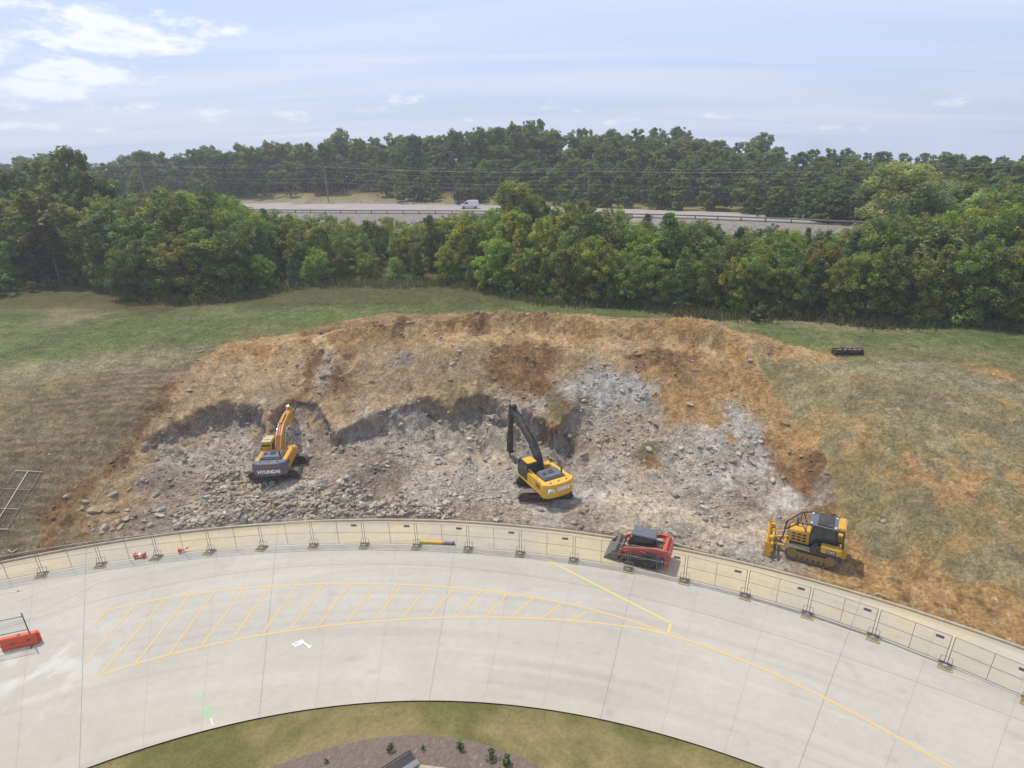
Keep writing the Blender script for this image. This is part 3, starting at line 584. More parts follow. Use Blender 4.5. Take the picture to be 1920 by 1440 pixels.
tt = np.arange(T0, T1, .01); ribbon(jb, list(PP(tt, JOINT(tt))), .02, .0042)
tag(jb.build('pavement_joints', M_JNT), kind='structure')
# painted markings
def paint(name, col, wear=.35, sc=1.6):
    m = mat(name, tuple(col), .8); nt = m.node_tree; N = nt.nodes; L = nt.links; b = N['Principled BSDF']
    tc = N.new('ShaderNodeTexCoord'); nz = N.new('ShaderNodeTexNoise'); nz.inputs['Scale'].default_value = sc; nz.inputs['Detail'].default_value = 10; nz.inputs['Roughness'].default_value = .75
    L.new(tc.outputs['Object'], nz.inputs['Vector']); mr = N.new('ShaderNodeMapRange'); mr.inputs[1].default_value = .47; mr.inputs[2].default_value = .72; mr.inputs[4].default_value = .9; mr.inputs[3].default_value = wear
    L.new(nz.outputs[0], mr.inputs[0]); mx = N.new('ShaderNodeMix'); mx.data_type = 'RGBA'; mx.inputs[7].default_value = (*lin(200, 193, 180, .8), 1); mx.inputs[6].default_value = (*col, 1)
    L.new(mr.outputs[0], mx.inputs['Factor']); L.new(mx.outputs[2], b.inputs['Base Color']); return m
M_YEL = paint('yellow_line_paint', lin(228, 188, 112, .82), .15); M_YEL2 = paint('bright_yellow_line_paint', lin(232, 204, 96, .84), .15); M_YELF = paint('faded_yellow_line_paint', lin(226, 200, 130, .85), .45)
M_WHP = paint('white_marking_paint', (.88, .88, .86), .0); M_GRP = paint('green_marking_paint', lin(120, 225, 130, .85), .2)
ym = MB(); yb = MB(); yf = MB()
def curve(pts, deg=3, n=60):
    Q = np.array([at(*p)[:2] for p in pts]); t, r = polar(Q); c = np.polyfit(t, r, deg); tt = np.linspace(t[0], t[-1], n); return list(PP(tt, np.polyval(c, tt)))
top_l = [(172, 1150), (203, 1144), (292, 1125), (360, 1114), (410, 1106), (480, 1100), (550, 1098), (650, 1096), (750, 1096), (850, 1101), (900, 1105), (955, 1111), (1003, 1120), (1055, 1131), (1105, 1144), (1180, 1163), (1250, 1187)]
low_l = [(157, 1277), (188, 1265), (252, 1247), (315, 1230), (376, 1213), (435, 1200), (490, 1190), (543, 1183), (593, 1176), (648, 1169), (740, 1163), (830, 1159), (910, 1158), (963, 1158), (1018, 1159.5), (1075, 1163), (1150, 1172), (1200, 1179), (1250, 1187), (1300, 1206), (1410, 1245), (1537, 1306), (1684, 1382), (1784, 1438), (1840, 1475)]
ribbon(ym, curve(top_l, 4, 90), .13, .0047); ribbon(ym, curve(low_l[:19], 4, 70), .13, .0062); ribbon(ym, curve(low_l[17:], 3, 50), .15, .0078)
hatch = [((203, 1144), (175, 1172)), ((255, 1133), (160, 1240)), ((310, 1122), (188, 1265)), ((357, 1114), (252, 1247)), ((405, 1106), (315, 1229)), ((460, 1101), (376, 1213)), ((508, 1099), (434, 1200)), ((557, 1098), (491, 1190)), ((606, 1096), (543, 1182)), ((656, 1096), (595, 1175)), ((699, 1104), (648, 1169)), ((753, 1098), (702, 1163)), ((802, 1101), (753, 1160)), ((853, 1102), (804, 1158)), ((905, 1106), (855, 1158)), ((953, 1112), (909, 1157)), ((1001, 1121), (960, 1157)), ((1052, 1132), (1018, 1159)), ((1105, 1145), (1073, 1162))]
for a, b in hatch:
    A, B = at(*a), at(*b); u = (B - A) / np.linalg.norm(B - A); A = A + u * .10; B = B - u * .10
    ribbon(ym, [A * (1 - k / 8) + B * k / 8 for k in range(9)], .12, .0092)
def line(mb, a, b, w, z=.0045):
    A, B = at(*a), at(*b); ribbon(mb, [A * (1 - k / 8) + B * k / 8 for k in range(9)], w, z)
line(yb, (1024, 1049), (1257, 1168), .15, .0106); line(yb, (1257.5, 1169), (1253, 1187), .17, .0106)
for a, b in (((0, 1123), (45, 1104)), ((5, 1142), (90, 1100)), ((65, 1147), (125, 1120)), ((70, 1149), (200, 1085)), ((0, 1112), (40, 1108)), ((60, 1094), (150, 1080)), ((150, 1085), (205, 1072)), ((245, 1078), (260, 1067)), ((100, 1105), (125, 1094)), ((882, 1033), (925, 1040)), ((560, 1032), (600, 1031)), ((700, 1031), (760, 1031)), ((1190, 1076), (1260, 1092)), ((1370, 1117), (1430, 1134)), ((1540, 1166), (1610, 1190)), ((1780, 1262), (1822, 1278)), ((1120, 1060), (1160, 1067)), ((450, 1037), (480, 1035))):
    line(yf, a, b, .09, .0118)
tag(ym.build('hatched_lane_markings', M_YEL), kind='structure'); tag(yb.build('bright_lane_line', M_YEL2), kind='structure'); tag(yf.build('faded_lane_lines', M_YELF), kind='structure')
wm = MB(); gm = MB()
def strokes(mb, x0, y0, s, pts, w, z=.0055):
    for st in pts: ribbon(mb, [at(x0 + a / s, y0 + b / s) for a, b in st], w, z); z += .0011
# surveyor's sprayed marks: a short scribbled word, an underline and a bent arrow
strokes(wm, 300, 1180, 5.647, [[(1400, 155), (1440, 175), (1415, 150), (1450, 140)], [(1440, 130), (1465, 160), (1455, 128), (1480, 150)], [(1462, 122), (1500, 145), (1490, 118), (1470, 140)], [(1485, 112), (1510, 118), (1518, 132), (1495, 140), (1485, 112)], [(1425, 185), (1520, 140)], [(1430, 172), (1500, 148)], [(1520, 138), (1592, 190)], [(1566, 192), (1592, 192), (1596, 166)]], .07)
strokes(gm, 300, 1180, 5.647, [[(485, 800), (515, 790), (520, 815), (490, 830), (525, 845)], [(470, 860), (500, 865), (540, 850)], [(465, 885), (495, 880), (475, 900), (490, 925)], [(520, 885), (540, 860), (545, 895)], [(480, 930), (510, 935), (525, 905)], [(420, 670), (445, 735)]], .075)
wl = MB(); strokes(wl, 300, 1180, 5.647, [[(535, 938), (560, 1015)]], .08)
tag(wm.build('white_spray_marks', M_WHP), kind='structure'); tag(gm.build('green_spray_marks', M_GRP), kind='structure'); tag(wl.build('pale_spray_line', paint('pale_marking_paint', lin(214, 226, 196, .85), .1)), kind='structure')
# median lawn and stone bed
M_LAWN = ground_mat('lawn', bump=.6, bscale=7, dist=.05, fine=.30)
BED = arcfit([(505, 1440), (600, 1402), (700, 1384), (760, 1379), (830, 1378), (900, 1390), (960, 1411), (1020, 1440)], 0, 3)
def lawn_col(x, y, t, r):
    b = lin(114, 108, 66, .84)[None] * np.ones((len(x), 1)); g = sstep(.4, .65, fbm(x, y, 3.2, 4, 501, .6)); b = b * (1 - g[:, None]) + g[:, None] * lin(142, 126, 86, .84)
    e = (.7 * np.exp(-((r - INNER(t)) / .7) ** 2))[:, None] * (1 - .4 * g[:, None]); b = b * (1 - e) + e * lin(100, 101, 54, .84)
    return np.clip(b * (1 + (fbm(x, y, .6, 3, 511, .7) - .5)[:, None] * .5), .01, .9)
strip('median_lawn', T0, T1, .008, lambda t: np.minimum(BED(t), INNER(t) - .6), lambda t: INNER(t) - .002, 60, -.07, M_LAWN, lawn_col)
M_BED = ground_mat('stone_mulch', bump=1.0, bscale=14, dist=.05, fine=.42)
def bed_col(x, y, t, r):
    b = lin(128, 114, 102, .86)[None] * np.ones((len(x), 1)); g = vn(x * 14, y * 14, 521); b = b * (.78 + .45 * g[:, None]); s = .35 * sstep(.9, .97, vn(x * 9, y * 9, 531)); return np.clip(b * (1 - s[:, None]) + s[:, None] * lin(206, 196, 186, .86), .01, .9)
strip('stone_bed', -.55, .75, .0025, 15, lambda t: np.minimum(BED(t), INNER(t) - .6) - .004, 230, -.065, M_BED, bed_col)
pb = MB(); c0 = at(842, 1452); pb.box(-1.4, 1.4, -1.2, .32, -.05, .05, .02); o = pb.build('concrete_pad', M_CURB, loc=(c0[0] - .35, c0[1], 0)); o.rotation_euler = (0, 0, R(-9)); tag(o, kind='structure')

# ------------------------------------------------------------------ highway
def interp_line(Lw, step=3.0):
    Lw = [np.array(p) for p in Lw]; out = []
    for a, b in zip(Lw, Lw[1:]):
        n = max(1, int(np.linalg.norm(b - a) / step)); out += [a + (b - a) * k / n for k in range(n)]
    return out + [Lw[-1]]
hx = np.arange(-260, 320, 3.0)
def sm(xs_, P):
    q = np.array(P); y = np.interp(xs_, q[:, 0], q[:, 1]); k = np.ones(9) / 9; yp = np.pad(y, 4, 'edge'); return np.convolve(yp, k, 'valid')
hn = sm(hx, near_w); hf = sm(hx, far_w)
def hstrip(name, f0, f1, z, m, nr=8, cf=None):
    s = np.linspace(f0, f1, nr); X = np.repeat(hx[:, None], nr, 1); Y = hn[:, None] * (1 - s) + hf[:, None] * s; P = np.stack([X, Y, np.full(X.shape, z)], -1).reshape(-1, 3)
    ix = np.arange(len(P)).reshape(len(hx), nr); Fq = np.stack([ix[:-1, :-1], ix[1:, :-1], ix[1:, 1:], ix[:-1, 1:]], -1).reshape(-1, 4)
    o = mesh_np(name, P, Fq, m); tag(o, kind='structure'); return o
M_HW = mat('highway_concrete', tuple(lin(172, 162, 152, .8)), .9, noise=.18, nscale=.25, bump=.1)
M_SHO = mat('shoulder_asphalt', tuple(lin(140, 132, 125, .8)), .9, noise=.2, nscale=.4)
hstrip('highway', .18, 1.0, HW_Z + .02, M_HW); hstrip('highway_shoulder', 0.03, .18, HW_Z + .015, M_SHO)
dash = MB(); hmid = lambda x, s: np.interp(x, hx, hn) * (1 - s) + np.interp(x, hx, hf) * s
for x in np.arange(-120, 120, 12.0): ribbon(dash, [(x, hmid(x, .58)), (x + 3, hmid(x + 3, .58))], .16, HW_Z + .026)
ribbon(dash, [(x, hmid(x, .2)) for x in np.arange(-200, 200, 5.)], .14, HW_Z + .027); ribbon(dash, [(x, hmid(x, .95)) for x in np.arange(-200, 200, 5.)], .14, HW_Z + .027)
tag(dash.build('highway_markings', mat('highway_paint', (.62, .6, .52), .8)), kind='structure')
# ------------------------------------------------------------------ machine materials
M_CATY = mat('yellow_machine_paint', (.62, .34, .03), .42, noise=.55, nscale=2.2, dirt=(.36, .25, .12), bump=.05)
M_DEERY = mat('warm_yellow_paint', (.70, .40, .035), .38, noise=.5, nscale=1.8, dirt=(.44, .31, .14), bump=.05)
M_HYO = mat('orange_yellow_paint', (.66, .33, .035), .42, noise=.5, nscale=1.8, dirt=(.38, .27, .15), bump=.05)
M_GREY = mat('slate_grey_paint', (.105, .115, .14), .5, noise=.5, nscale=1.8, dirt=(.20, .18, .155), bump=.05)
M_LGREY = mat('mid_grey_panel', (.13, .14, .155), .5, noise=.3, nscale=2, dirt=(.2, .18, .15))
M_BLACK = mat('black_steel', (.035, .033, .032), .42, noise=.5, nscale=2.5, dirt=(.15, .125, .10), bump=.1)
M_TRACK = mat('worn_track_steel', (.15, .13, .11), .6, noise=.5, nscale=4, dirt=(.30, .25, .19), bump=.3)
M_DIRTY = mat('mud_caked_yellow', (.30, .19, .05), .7, noise=.6, nscale=3, dirt=(.20, .15, .09), bump=.2)
M_RUST = mat('rusty_undercarriage', (.09, .055, .035), .8, noise=.4, nscale=3, dirt=(.17, .125, .085), bump=.3)
M_CHROME = mat('cylinder_rod', (.55, .55, .56), .2, 1.0)
M_GLASS = glass('cab_glass', (.03, .045, .042)); M_CREAM = mat('cream_cab_roof', tuple(lin(214, 196, 146, .8)), .5, noise=.3, nscale=3)
M_WLET = mat('white_lettering', (.82, .82, .80), .5); M_RLET = mat('red_lettering', (.42, .10, .08), .5); M_REF = mat('red_reflector', (.45, .05, .04), .4)
M_RED = mat('red_orange_paint', (.50, .085, .045), .42, noise=.35, nscale=2.5, dirt=(.38, .17, .11), bump=.05)
M_STEEL = mat('worn_bucket_steel', (.17, .155, .14), .5, .4, noise=.4, nscale=3, dirt=(.26, .22, .17), bump=.2)
M_BLUE = mat('dark_blue_decal', (.03, .035, .14), .5)

def track_obj(parent, L, H, Wd, y, shoes, mat_=M_TRACK, top_sag=.03, frame_mat=M_RUST, teeth=.035):
    """crawler: belt of grouser shoes round sprocket and idler, side frame, rollers"""
    r = H / 2; c = (L - H) / 2
    per = 2 * (2 * c) + 2 * math.pi * r; n = shoes; mb = MB(); th = .045
    def pt(s):
        s = s % per
        if s < 2 * c: return (-c + s, H, 0.0) if True else None
        s -= 2 * c
        if s < math.pi * r: a = s / r; return (c + r * math.sin(a), r + r * math.cos(a), a)
        s -= math.pi * r
        if s < 2 * c: return (c - s, 0, math.pi)
        s -= 2 * c; a = s / r; return (-c - r * math.sin(a), r - r * math.cos(a), math.pi + a)
    for i in range(n):
        x, z, a = pt((i + .5) * per / n); w = per / n * .94
        bm = bmesh.new(); bmesh.ops.create_cube(bm, size=1)
        for v in bm.verts: v.co = Vector((v.co.x * w, v.co.y * Wd, v.co.z * th - th / 2))
        Mx = Matrix.Translation((x, y, z)) @ Matrix.Rotation(a, 4, 'Y'); mb.frombm(bm, Mx)
        bm = bmesh.new(); bmesh.ops.create_cube(bm, size=1)
        for v in bm.verts: v.co = Vector((v.co.x * .03 - w * .3, v.co.y * Wd * .98, v.co.z * teeth + teeth / 2))
        mb.frombm(bm, Mx)
    # link chain under the shoes
    ring = [pt(i * per / 60)[:2] for i in range(60)]; ctr = (0, r)
    for yy in (-.09, .09):
        V = []; F = []
        for (x, z) in ring:
            dx, dz = x - max(-c, min(c, x)), z - r; k = (r - th) / r; k2 = (r - th - .10) / r
            for kk in (k, k2):
                for y2 in (-.03, .03):
                    cxx = max(-c, min(c, x)); V.append((cxx + dx * kk, y + yy + y2, r + dz * kk))
        m = len(ring)
        for i in range(m):
            a, b = 4 * i, 4 * ((i + 1) % m)
            F += [(a, a + 1, b + 1, b), (a + 2, b + 2, b + 3, a + 3), (a, b, b + 2, a + 2), (a + 1, a + 3, b + 3, b + 1)]
        mb.add(V, F)
    t = mb.build('track', mat_, parent)
    fr = MB(); fr.prism([(-c, r * .55), (c, r * .55), (c + r * .3, r), (c, r * 1.35), (-c, r * 1.35), (-c - r * .3, r)], y - Wd * .30, y + Wd * .30, .02); fr.build('track_frame', frame_mat, t)
    for x in (-c, c):
        w = MB(); w.tube((x, y - Wd * .36, r), (x, y + Wd * .36, r), r - th - .06, 18); w.tube((x, y - Wd * .40, r), (x, y + Wd * .40, r), r * .42, 12)
        w.build('drive_sprocket' if x < 0 else 'idler_wheel', frame_mat, t)
    for i in range(7):
        x = -c + (i + .5) * 2 * c / 7; w = MB(); w.tube((x, y - Wd * .33, r * .38), (x, y + Wd * .33, r * .38), r * .26, 10); w.build('track_roller', frame_mat, t)
    return t
def beam(mb, pts, hs, y0, y1, bev=.02):
    """box section beam following a path in xz with height hs at each point"""
    P = [np.array(p, float) for p in pts]; up = []; lo = []
    for i, p in enumerate(P):
        d = P[min(i + 1, len(P) - 1)] - P[max(i - 1, 0)]; d /= np.linalg.norm(d); n = np.array([-d[1], d[0]]); up.append(p + n * hs[i] / 2); lo.append(p - n * hs[i] / 2)
    prof = [tuple(q) for q in up] + [tuple(q) for q in lo[::-1]]; V = []; n = len(P)
    for q in up + lo: V += [(q[0], y0, q[1]), (q[0], y1, q[1])]
    F = []
    for i in range(n - 1):
        a, b = 2 * i, 2 * (i + 1); c, d = 2 * (n + i), 2 * (n + i + 1)
        F += [(a, b, b + 1, a + 1), (c, c + 1, d + 1, d), (a, c, d, b), (a + 1, b + 1, d + 1, c + 1)]
    F += [(0, 1, 2 * n + 1, 2 * n), (2 * (n - 1), 2 * (2 * n - 1), 2 * (2 * n - 1) + 1, 2 * (n - 1) + 1)]
    bm = bmesh.new(); vs = [bm.verts.new(v) for v in V]
    for f in F: bm.faces.new([vs[k] for k in f])
    bmesh.ops.recalc_face_normals(bm, faces=bm.faces)
    if bev: bmesh.ops.bevel(bm, geom=list(bm.edges), offset=bev, segments=1, affect='EDGES', clamp_overlap=True)
    mb.frombm(bm)
def cylinder(parent, name, a, b, r, y, m_body, split=.58):
    a = Vector((a[0], y, a[1])); b = Vector((b[0], y, b[1])); c = a.lerp(b, split)
    mb = MB(); mb.tube(a, c, r, 10); mb.tube(a + Vector((0, -r * 1.1, 0)), a + Vector((0, r * 1.1, 0)), r * 1.1, 10); mb.tube(c - (c - a).normalized() * .06, c, r * 1.18, 10); o = mb.build(name, m_body, parent, smooth=True)
    rb = MB(); rb.tube(c, b, r * .5, 8); rb.tube(b + Vector((0, -r, 0)), b + Vector((0, r, 0)), r * .95, 8); rb.build('rod', M_CHROME, o, smooth=True); return o

def excavator(name, label, loc, yaw_track, yaw_body, S, brand, paint, cw_mat, boom_mat, hood_mat, pts, tool):
    """pts: boom path points & arm path in body xz; x forward from slew centre"""
    root = empty(name, loc, yaw_track); tag(root, label, 'excavator')
    for s in (-1, 1): track_obj(root, 4.55, .98, .62, s * 1.32, 46)
    cb = MB(); cb.box(-1.0, 1.0, -1.05, 1.05, .38, .82, .08); cb.tube((0, 0, .8), (0, 0, 1.05), .62, 24)
    for s in (-1, 1):
        cb.prism([(.3, s * .3), (1.3, s * 1.0), (1.3, s * 1.15), (-.3, s * .8)], .42, .75, axis='z'); cb.prism([(-.3, s * .3), (-1.3, s * 1.0), (-1.3, s * 1.15), (.3, s * .8)], .42, .75, axis='z')
    cb.build('undercarriage', M_RUST, root)
    hull = MB(); hull.m(0)      # rotating deck
    hull.box(-2.35, 2.0, -1.42, 1.42, 1.06, 1.24, .03)
    hs = hull.build('deck', [paint], root); hs.rotation_euler = (0, 0, yaw_body - yaw_track)
    D = hs
    # side panels (right and left of the engine), with louvres and seams
    for s in (-1, 1):
        x1 = .45 if s > 0 else .9
        pnl = MB(); pnl.prism([(-2.0, 1.24), (x1, 1.24), (x1, 2.02), (x1 - .15, 2.12), (-2.0, 2.25)], s * 1.40 if s < 0 else .98, s * .98 if s < 0 else 1.40, .04); q = pnl.build('side_panel', paint, D)
        lv = MB()
        for k in range(6): lv.box(-1.75 + k * .11, -1.69 + k * .11, s * 1.401 - .008, s * 1.401 + .008, 1.55, 1.95)
        lv.build('louvre', M_BLACK, q)
        for xx in (-1.0, -.25, .3): sm_ = MB(); sm_.box(xx, xx + .015, s * 1.403 - .006, s * 1.403 + .006, 1.3, 2.05); sm_.build('panel_seam', M_BLACK, q)
    # toolbox / fuel tank on the front right with steps and handrail
    tb = MB(); tb.box(.95, 1.55, -1.40, -.62, 1.24, 1.92, .04); tb.box(1.55, 1.98, -1.40, -.70, 1.24, 1.55, .04); tb.build('fuel_tank', paint, D)
    for pth in ([(1.95, -1.36, 1.5), (1.95, -1.36, 2.2), (1.3, -1.36, 2.45), (.4, -1.36, 2.5), (.4, -1.36, 2.1)], [(1.95, -.72, 1.5), (1.95, -.72, 2.2), (1.5, -.72, 2.4), (.9, -.72, 2.4), (.9, -.72, 1.9)], [(-1.1, 1.3, 2.1), (-1.1, 1.3, 2.45), (.2, 1.3, 2.45), (.2, 1.3, 2.1)]):
        hr = MB(); hr.path(pth, .02); hr.build('handrail', M_BLACK if brand != 'D' else paint, D)
    # engine hood
    hd = MB(); hd.prism([(-1.95, -.98), (-.35, -.98), (-.35, .98), (-1.95, .98)], 2.02, 2.12, .03, 'z'); hd.box(-1.88, -.32, -.97, .97, 2.08, 2.46, .10, taper=(.93, .93)); ho = hd.build('engine_hood', hood_mat, D)
    gr_ = MB()
    for k in range(7): gr_.box(-1.3 + k * .09, -1.25 + k * .09, -.05 - .25, .25 - .05, 2.455, 2.475)
    for k in range(5): gr_.box(-1.3 + k * .09, -1.25 + k * .09, .42, .75, 2.455, 2.475)
    gr_.build('hood_grille', M_BLACK, ho)
    ridge = MB()
    if brand == 'D':
        ridge.path([(-.7, -.2, 2.46), (-1.1, .25, 2.47)], .03, 4); ridge.path([(-.7, .25, 2.46), (-1.1, -.2, 2.47)], .03, 4); ridge.box(-1.25, -.6, .32, .36, 2.45, 2.49); ridge.box(-1.25, -.6, -.34, -.30, 2.45, 2.49)
    else: ridge.box(-.62, -.5, -.7, .7, 2.44, 2.50, .02)
    ridge.build('hood_rib', hood_mat, ho)
    ex = MB(); ex.tube((-1.55, -.78, 2.4), (-1.55, -.78, 2.86), .07, 10); ex.tube((-1.55, -.78, 2.86), (-1.66, -.78, 2.98), .065, 10); ex.build('exhaust_pipe', M_BLACK, D, smooth=True)
    # counterweight, rounded at the back
    cwp = []
    for k in range(13):
        a = -1 + 2 * k / 12; cwp.append((-2.05 - .72 * math.sqrt(max(0, 1 - (abs(a) ** 2.6) * .86)), a * 1.50))
    prof = [(-1.95, -1.50)] + cwp + [(-1.95, 1.50)]
    cw = MB(); bm = bmesh.new(); lv_ = [(1.06, .97), (1.22, 1.0), (2.02, 1.0), (2.2, .985), (2.26, .96)]; rings = []
    for z, k in lv_: rings.append([bm.verts.new(((x + 1.95) * k - 1.95, y * k, z + (0.0))) for x, y in prof])
    for a, b in zip(rings, rings[1:]):
        for i in range(len(prof)): bm.faces.new((a[i], a[(i + 1) % len(prof)], b[(i + 1) % len(prof)], b[i]))
    bm.faces.new(rings[0][::-1]); bm.faces.new(rings[-1]); bmesh.ops.recalc_face_normals(bm, faces=bm.faces); cw.frombm(bm)
    c = cw.build('counterweight', cw_mat, D, smooth=True)
    for s in (-.75, 0, .75):
        l = MB(); l.tube((-2.35, s, 2.255), (-2.35, s, 2.33), .06, 8); l.build('lifting_eye', M_BLACK, c)
    # text on the rear face: faces -x
    rear = lambda y, z: Matrix.Translation((-2.775, y, z)) @ Matrix.Rotation(R(-90), 4, 'Z') @ Matrix.Rotation(R(90), 4, 'X')
    if brand == 'H':
        text_mesh('HYUNDAI', 'maker_lettering', .44, M_WLET, c, rear(0, 1.52), .015, .018); text_mesh('SUMMIT', 'owner_lettering', .32, M_RLET, c, rear(0, 1.98), .012, .012)
        u = MB(); u.box(-2.795, -2.765, -.62, .62, 1.79, 1.825); u.build('owner_underline', M_RLET, c)
        for s in (-1, 1):
            rf = MB(); rf.box(-2.70, -2.60, s * 1.05 - .18, s * 1.05 + .18, 1.42, 1.64, .01); rf.build('red_reflector', M_REF, c)
            rl = MB(); rl.box(-2.66, -2.56, s * 1.18 - .12, s * 1.18 + .12, 1.88, 1.98, .01); rl.build('rear_lamp', M_LGREY, c)
    else:
        text_mesh('DEERE', 'maker_lettering', .40, M_WLET, c, rear(-.22, 1.78), .015, .016)
        em = MB(); em.prism([(.62, 1.62), (.66, 1.84), (.82, 1.94), (1.06, 1.94), (1.18, 1.84), (1.20, 1.62), (1.12, 1.58), (1.1, 1.78), (.98, 1.82), (.94, 1.66), (.86, 1.66), (.86, 1.8), (.74, 1.78), (.72, 1.58)], -2.775, -2.62, axis='x'); em.build('deer_emblem', M_WLET, c)
        rl = MB(); rl.box(-2.64, -2.54, -1.24, -1.0, 1.66, 1.84, .01); rl.build('rear_lamp', M_WLET, c)
    # cab, left front
    cab = MB(); prof = [(.28, 1.24), (1.95, 1.24), (2.08, 1.75), (1.92, 2.62), (1.7, 2.86), (.30, 2.86), (.22, 2.4)]; cab.prism(prof, .42, 1.40, .05); ca = cab.build('cab', paint if brand == 'D' else M_CATY, D)
    if brand == 'D': ca.data.materials[0] = M_BLACK
    rfm = MB(); rfm.box(.30, 1.35, .45, 1.37, 2.87, 2.97, .04); rfm.build('cab_roof', paint if brand == 'D' else M_CREAM, ca)
    hat = MB(); hat.box(1.36, 1.78, .50, 1.32, 2.86, 2.93, .03); hat.build('roof_hatch', M_GREY if brand == 'D' else M_CREAM, ca)
    if brand != 'D': h2 = MB(); h2.box(.72, .78, .55, 1.25, 2.965, 2.985); h2.build('roof_seam', M_BLACK, ca)
    for y_ in (1.402, .418):
        w1 = MB(); w1.prism([(.40, 1.78), (.98, 1.78), (.98, 2.68), (.40, 2.68), (.36, 2.4)], y_ - .008, y_ + .008); w1.build('side_window', M_GLASS, ca)
        w2 = MB(); w2.prism([(1.06, 1.42), (1.90, 1.42), (1.98, 1.78), (1.84, 2.55), (1.68, 2.72), (1.06, 2.72)], y_ - .008, y_ + .008); w2.build('door_window', M_GLASS, ca)
    w = MB(); w.box(.235, .262, .55, 1.27, 2.0, 2.72, taper=(1, 1)); w.build('rear_window', M_GLASS, ca)
    w = MB(); w.prism([(1.97, 1.35), (2.095, 1.75), (1.945, 2.58), (1.925, 2.58), (2.07, 1.75), (1.95, 1.35)], .52, 1.30); w.build('windscreen', M_GLASS, ca)
    mi = MB(); mi.path([(1.9, 1.38, 2.3), (2.05, 1.6, 2.35)], .015); mi.box(2.03, 2.07, 1.52, 1.68, 2.15, 2.5, .01); mi.build('mirror', M_BLACK, ca)
    # boom, arm, rams
    B, hb = pts['boom']; bo = MB(); beam(bo, B, hb, -.27, .27); b = bo.build('boom', boom_mat, D)
    pipes = MB()
    for yy in (-.14, -.05, .06, .15):
        pp = []
        for i, p in enumerate(B):
            d = np.array(B[min(i + 1, len(B) - 1)]) - np.array(B[max(i - 1, 0)]); d = d / np.linalg.norm(d); n_ = np.array([-d[1], d[0]]); q = np.array(p) + n_ * (hb[i] / 2 + .035); pp.append((q[0], yy, q[1]))
        pipes.path(pp[:-1], .022, 5)
    pipes.build('hydraulic_pipe', M_RLET if brand == 'H' else M_BLACK, b)
    A, ha = pts['arm']; ar = MB(); beam(ar, A, ha, -.21, .21); arm = ar.build('arm', pts.get('arm_mat', boom_mat), D)
    for s in (-1, 1): cylinder(b, 'boom_cylinder', pts['bc'][0], pts['bc'][1], .085, s * .38, boom_mat)
    cylinder(b, 'arm_cylinder', pts['ac'][0], pts['ac'][1], .08, 0, boom_mat); cylinder(arm, 'tool_cylinder', pts['tc'][0], pts['tc'][1], .07, 0, boom_mat)
    li = MB(); li.tube((pts['tc'][1][0], 0, pts['tc'][1][1]), (pts['lk'][0], 0, pts['lk'][1]), .06, 6); li.build('linkage', M_STEEL, arm)
    tx, tz = pts['tool']; ang = pts['tool_ang']
    if tool == 'bucket':
        bk = MB(); outer = [(0.0, .12), (.32, .10), (.62, -.10), (.84, -.45), (.80, -.85), (.50, -1.12), (.10, -1.18), (-.22, -1.05)]
        inner_ = [(-.18, -.99), (.10, -1.10), (.45, -1.05), (.73, -.80), (.77, -.45), (.56, -.15), (.28, .03), (0, .05)]
        bk.prism(outer + inner_, -.62, .62); 
        for s in (-1, 1): bk.prism(outer, s * .62 - .025, s * .62 + .025)
        for k in range(5): bk.prism([(-.20, -.98), (-.42, -.98), (-.20, -1.08)], -.56 + k * .25, -.46 + k * .25)
        for s in (-.18, .18): bk.prism([(-.12, -.02), (.4, -.02), (.3, .34), (0, .34)], s - .03, s + .03)
        bo_ = bk.build('bucket', M_STEEL, D); bo_.location = (tx, 0, tz); bo_.rotation_euler = (0, ang, 0)
    else:
        hm = MB(); hm.m(0); hm.box(-.22, .22, -.22, .22, -.35, .15, .04); hm.box(-.23, -.17, -.22, .22, -2.1, -.3, .01); hm.box(.17, .23, -.22, .22, -2.1, -.3, .01); hm.box(-.17, .17, -.15, .15, -2.1, -.3, .03)
        for k in range(4): hm.box(-.24, .24, -.235, .235, -.6 - k * .42, -.52 - k * .42, .01)
        hh = hm.build('hydraulic_hammer', M_BLACK, D); ch = MB(); ch.tube((0, 0, -2.05), (0, 0, -2.95), .075, 10); ch.tube((0, 0, -2.95), (0, 0, -3.15), .075, 10, r2=.015); ch.build('chisel', M_STEEL, hh)
        hh.location = (tx, 0, tz); hh.rotation_euler = (0, ang, 0)
    root.scale = (S, S, S)
    return root
def place(px, py): 
    h = hit(px, py); return (float(h[0]), float(h[1]), float(h[2]))
hy = place(525, 884)
hyundai = excavator('excavator', 'yellow excavator with grey counterweight reading HYUNDAI, digging into the bank at left', (hy[0], hy[1], hy[2] + .02), R(183), R(95), .93, 'H', M_HYO, M_GREY, M_HYO, M_GREY,
    dict(boom=([(.35, 1.75), (1.5, 2.8), (2.7, 3.35), (4.3, 3.6), (6.1, 3.65)], [.42, .72, .74, .55, .36]), bc=((.75, 1.35), (2.6, 3.1)), ac=((2.6, 3.8), (5.5, 4.25)),
         arm=([(5.5, 4.2), (6.05, 3.65), (5.9, 2.4), (5.35, 1.2)], [.25, .55, .42, .3]), tc=((6.35, 3.7), (6.1, 1.9)), lk=(5.45, 1.4), tool=(5.35, 1.2), tool_ang=R(25)), 'bucket')
dr = place(1019, 922)
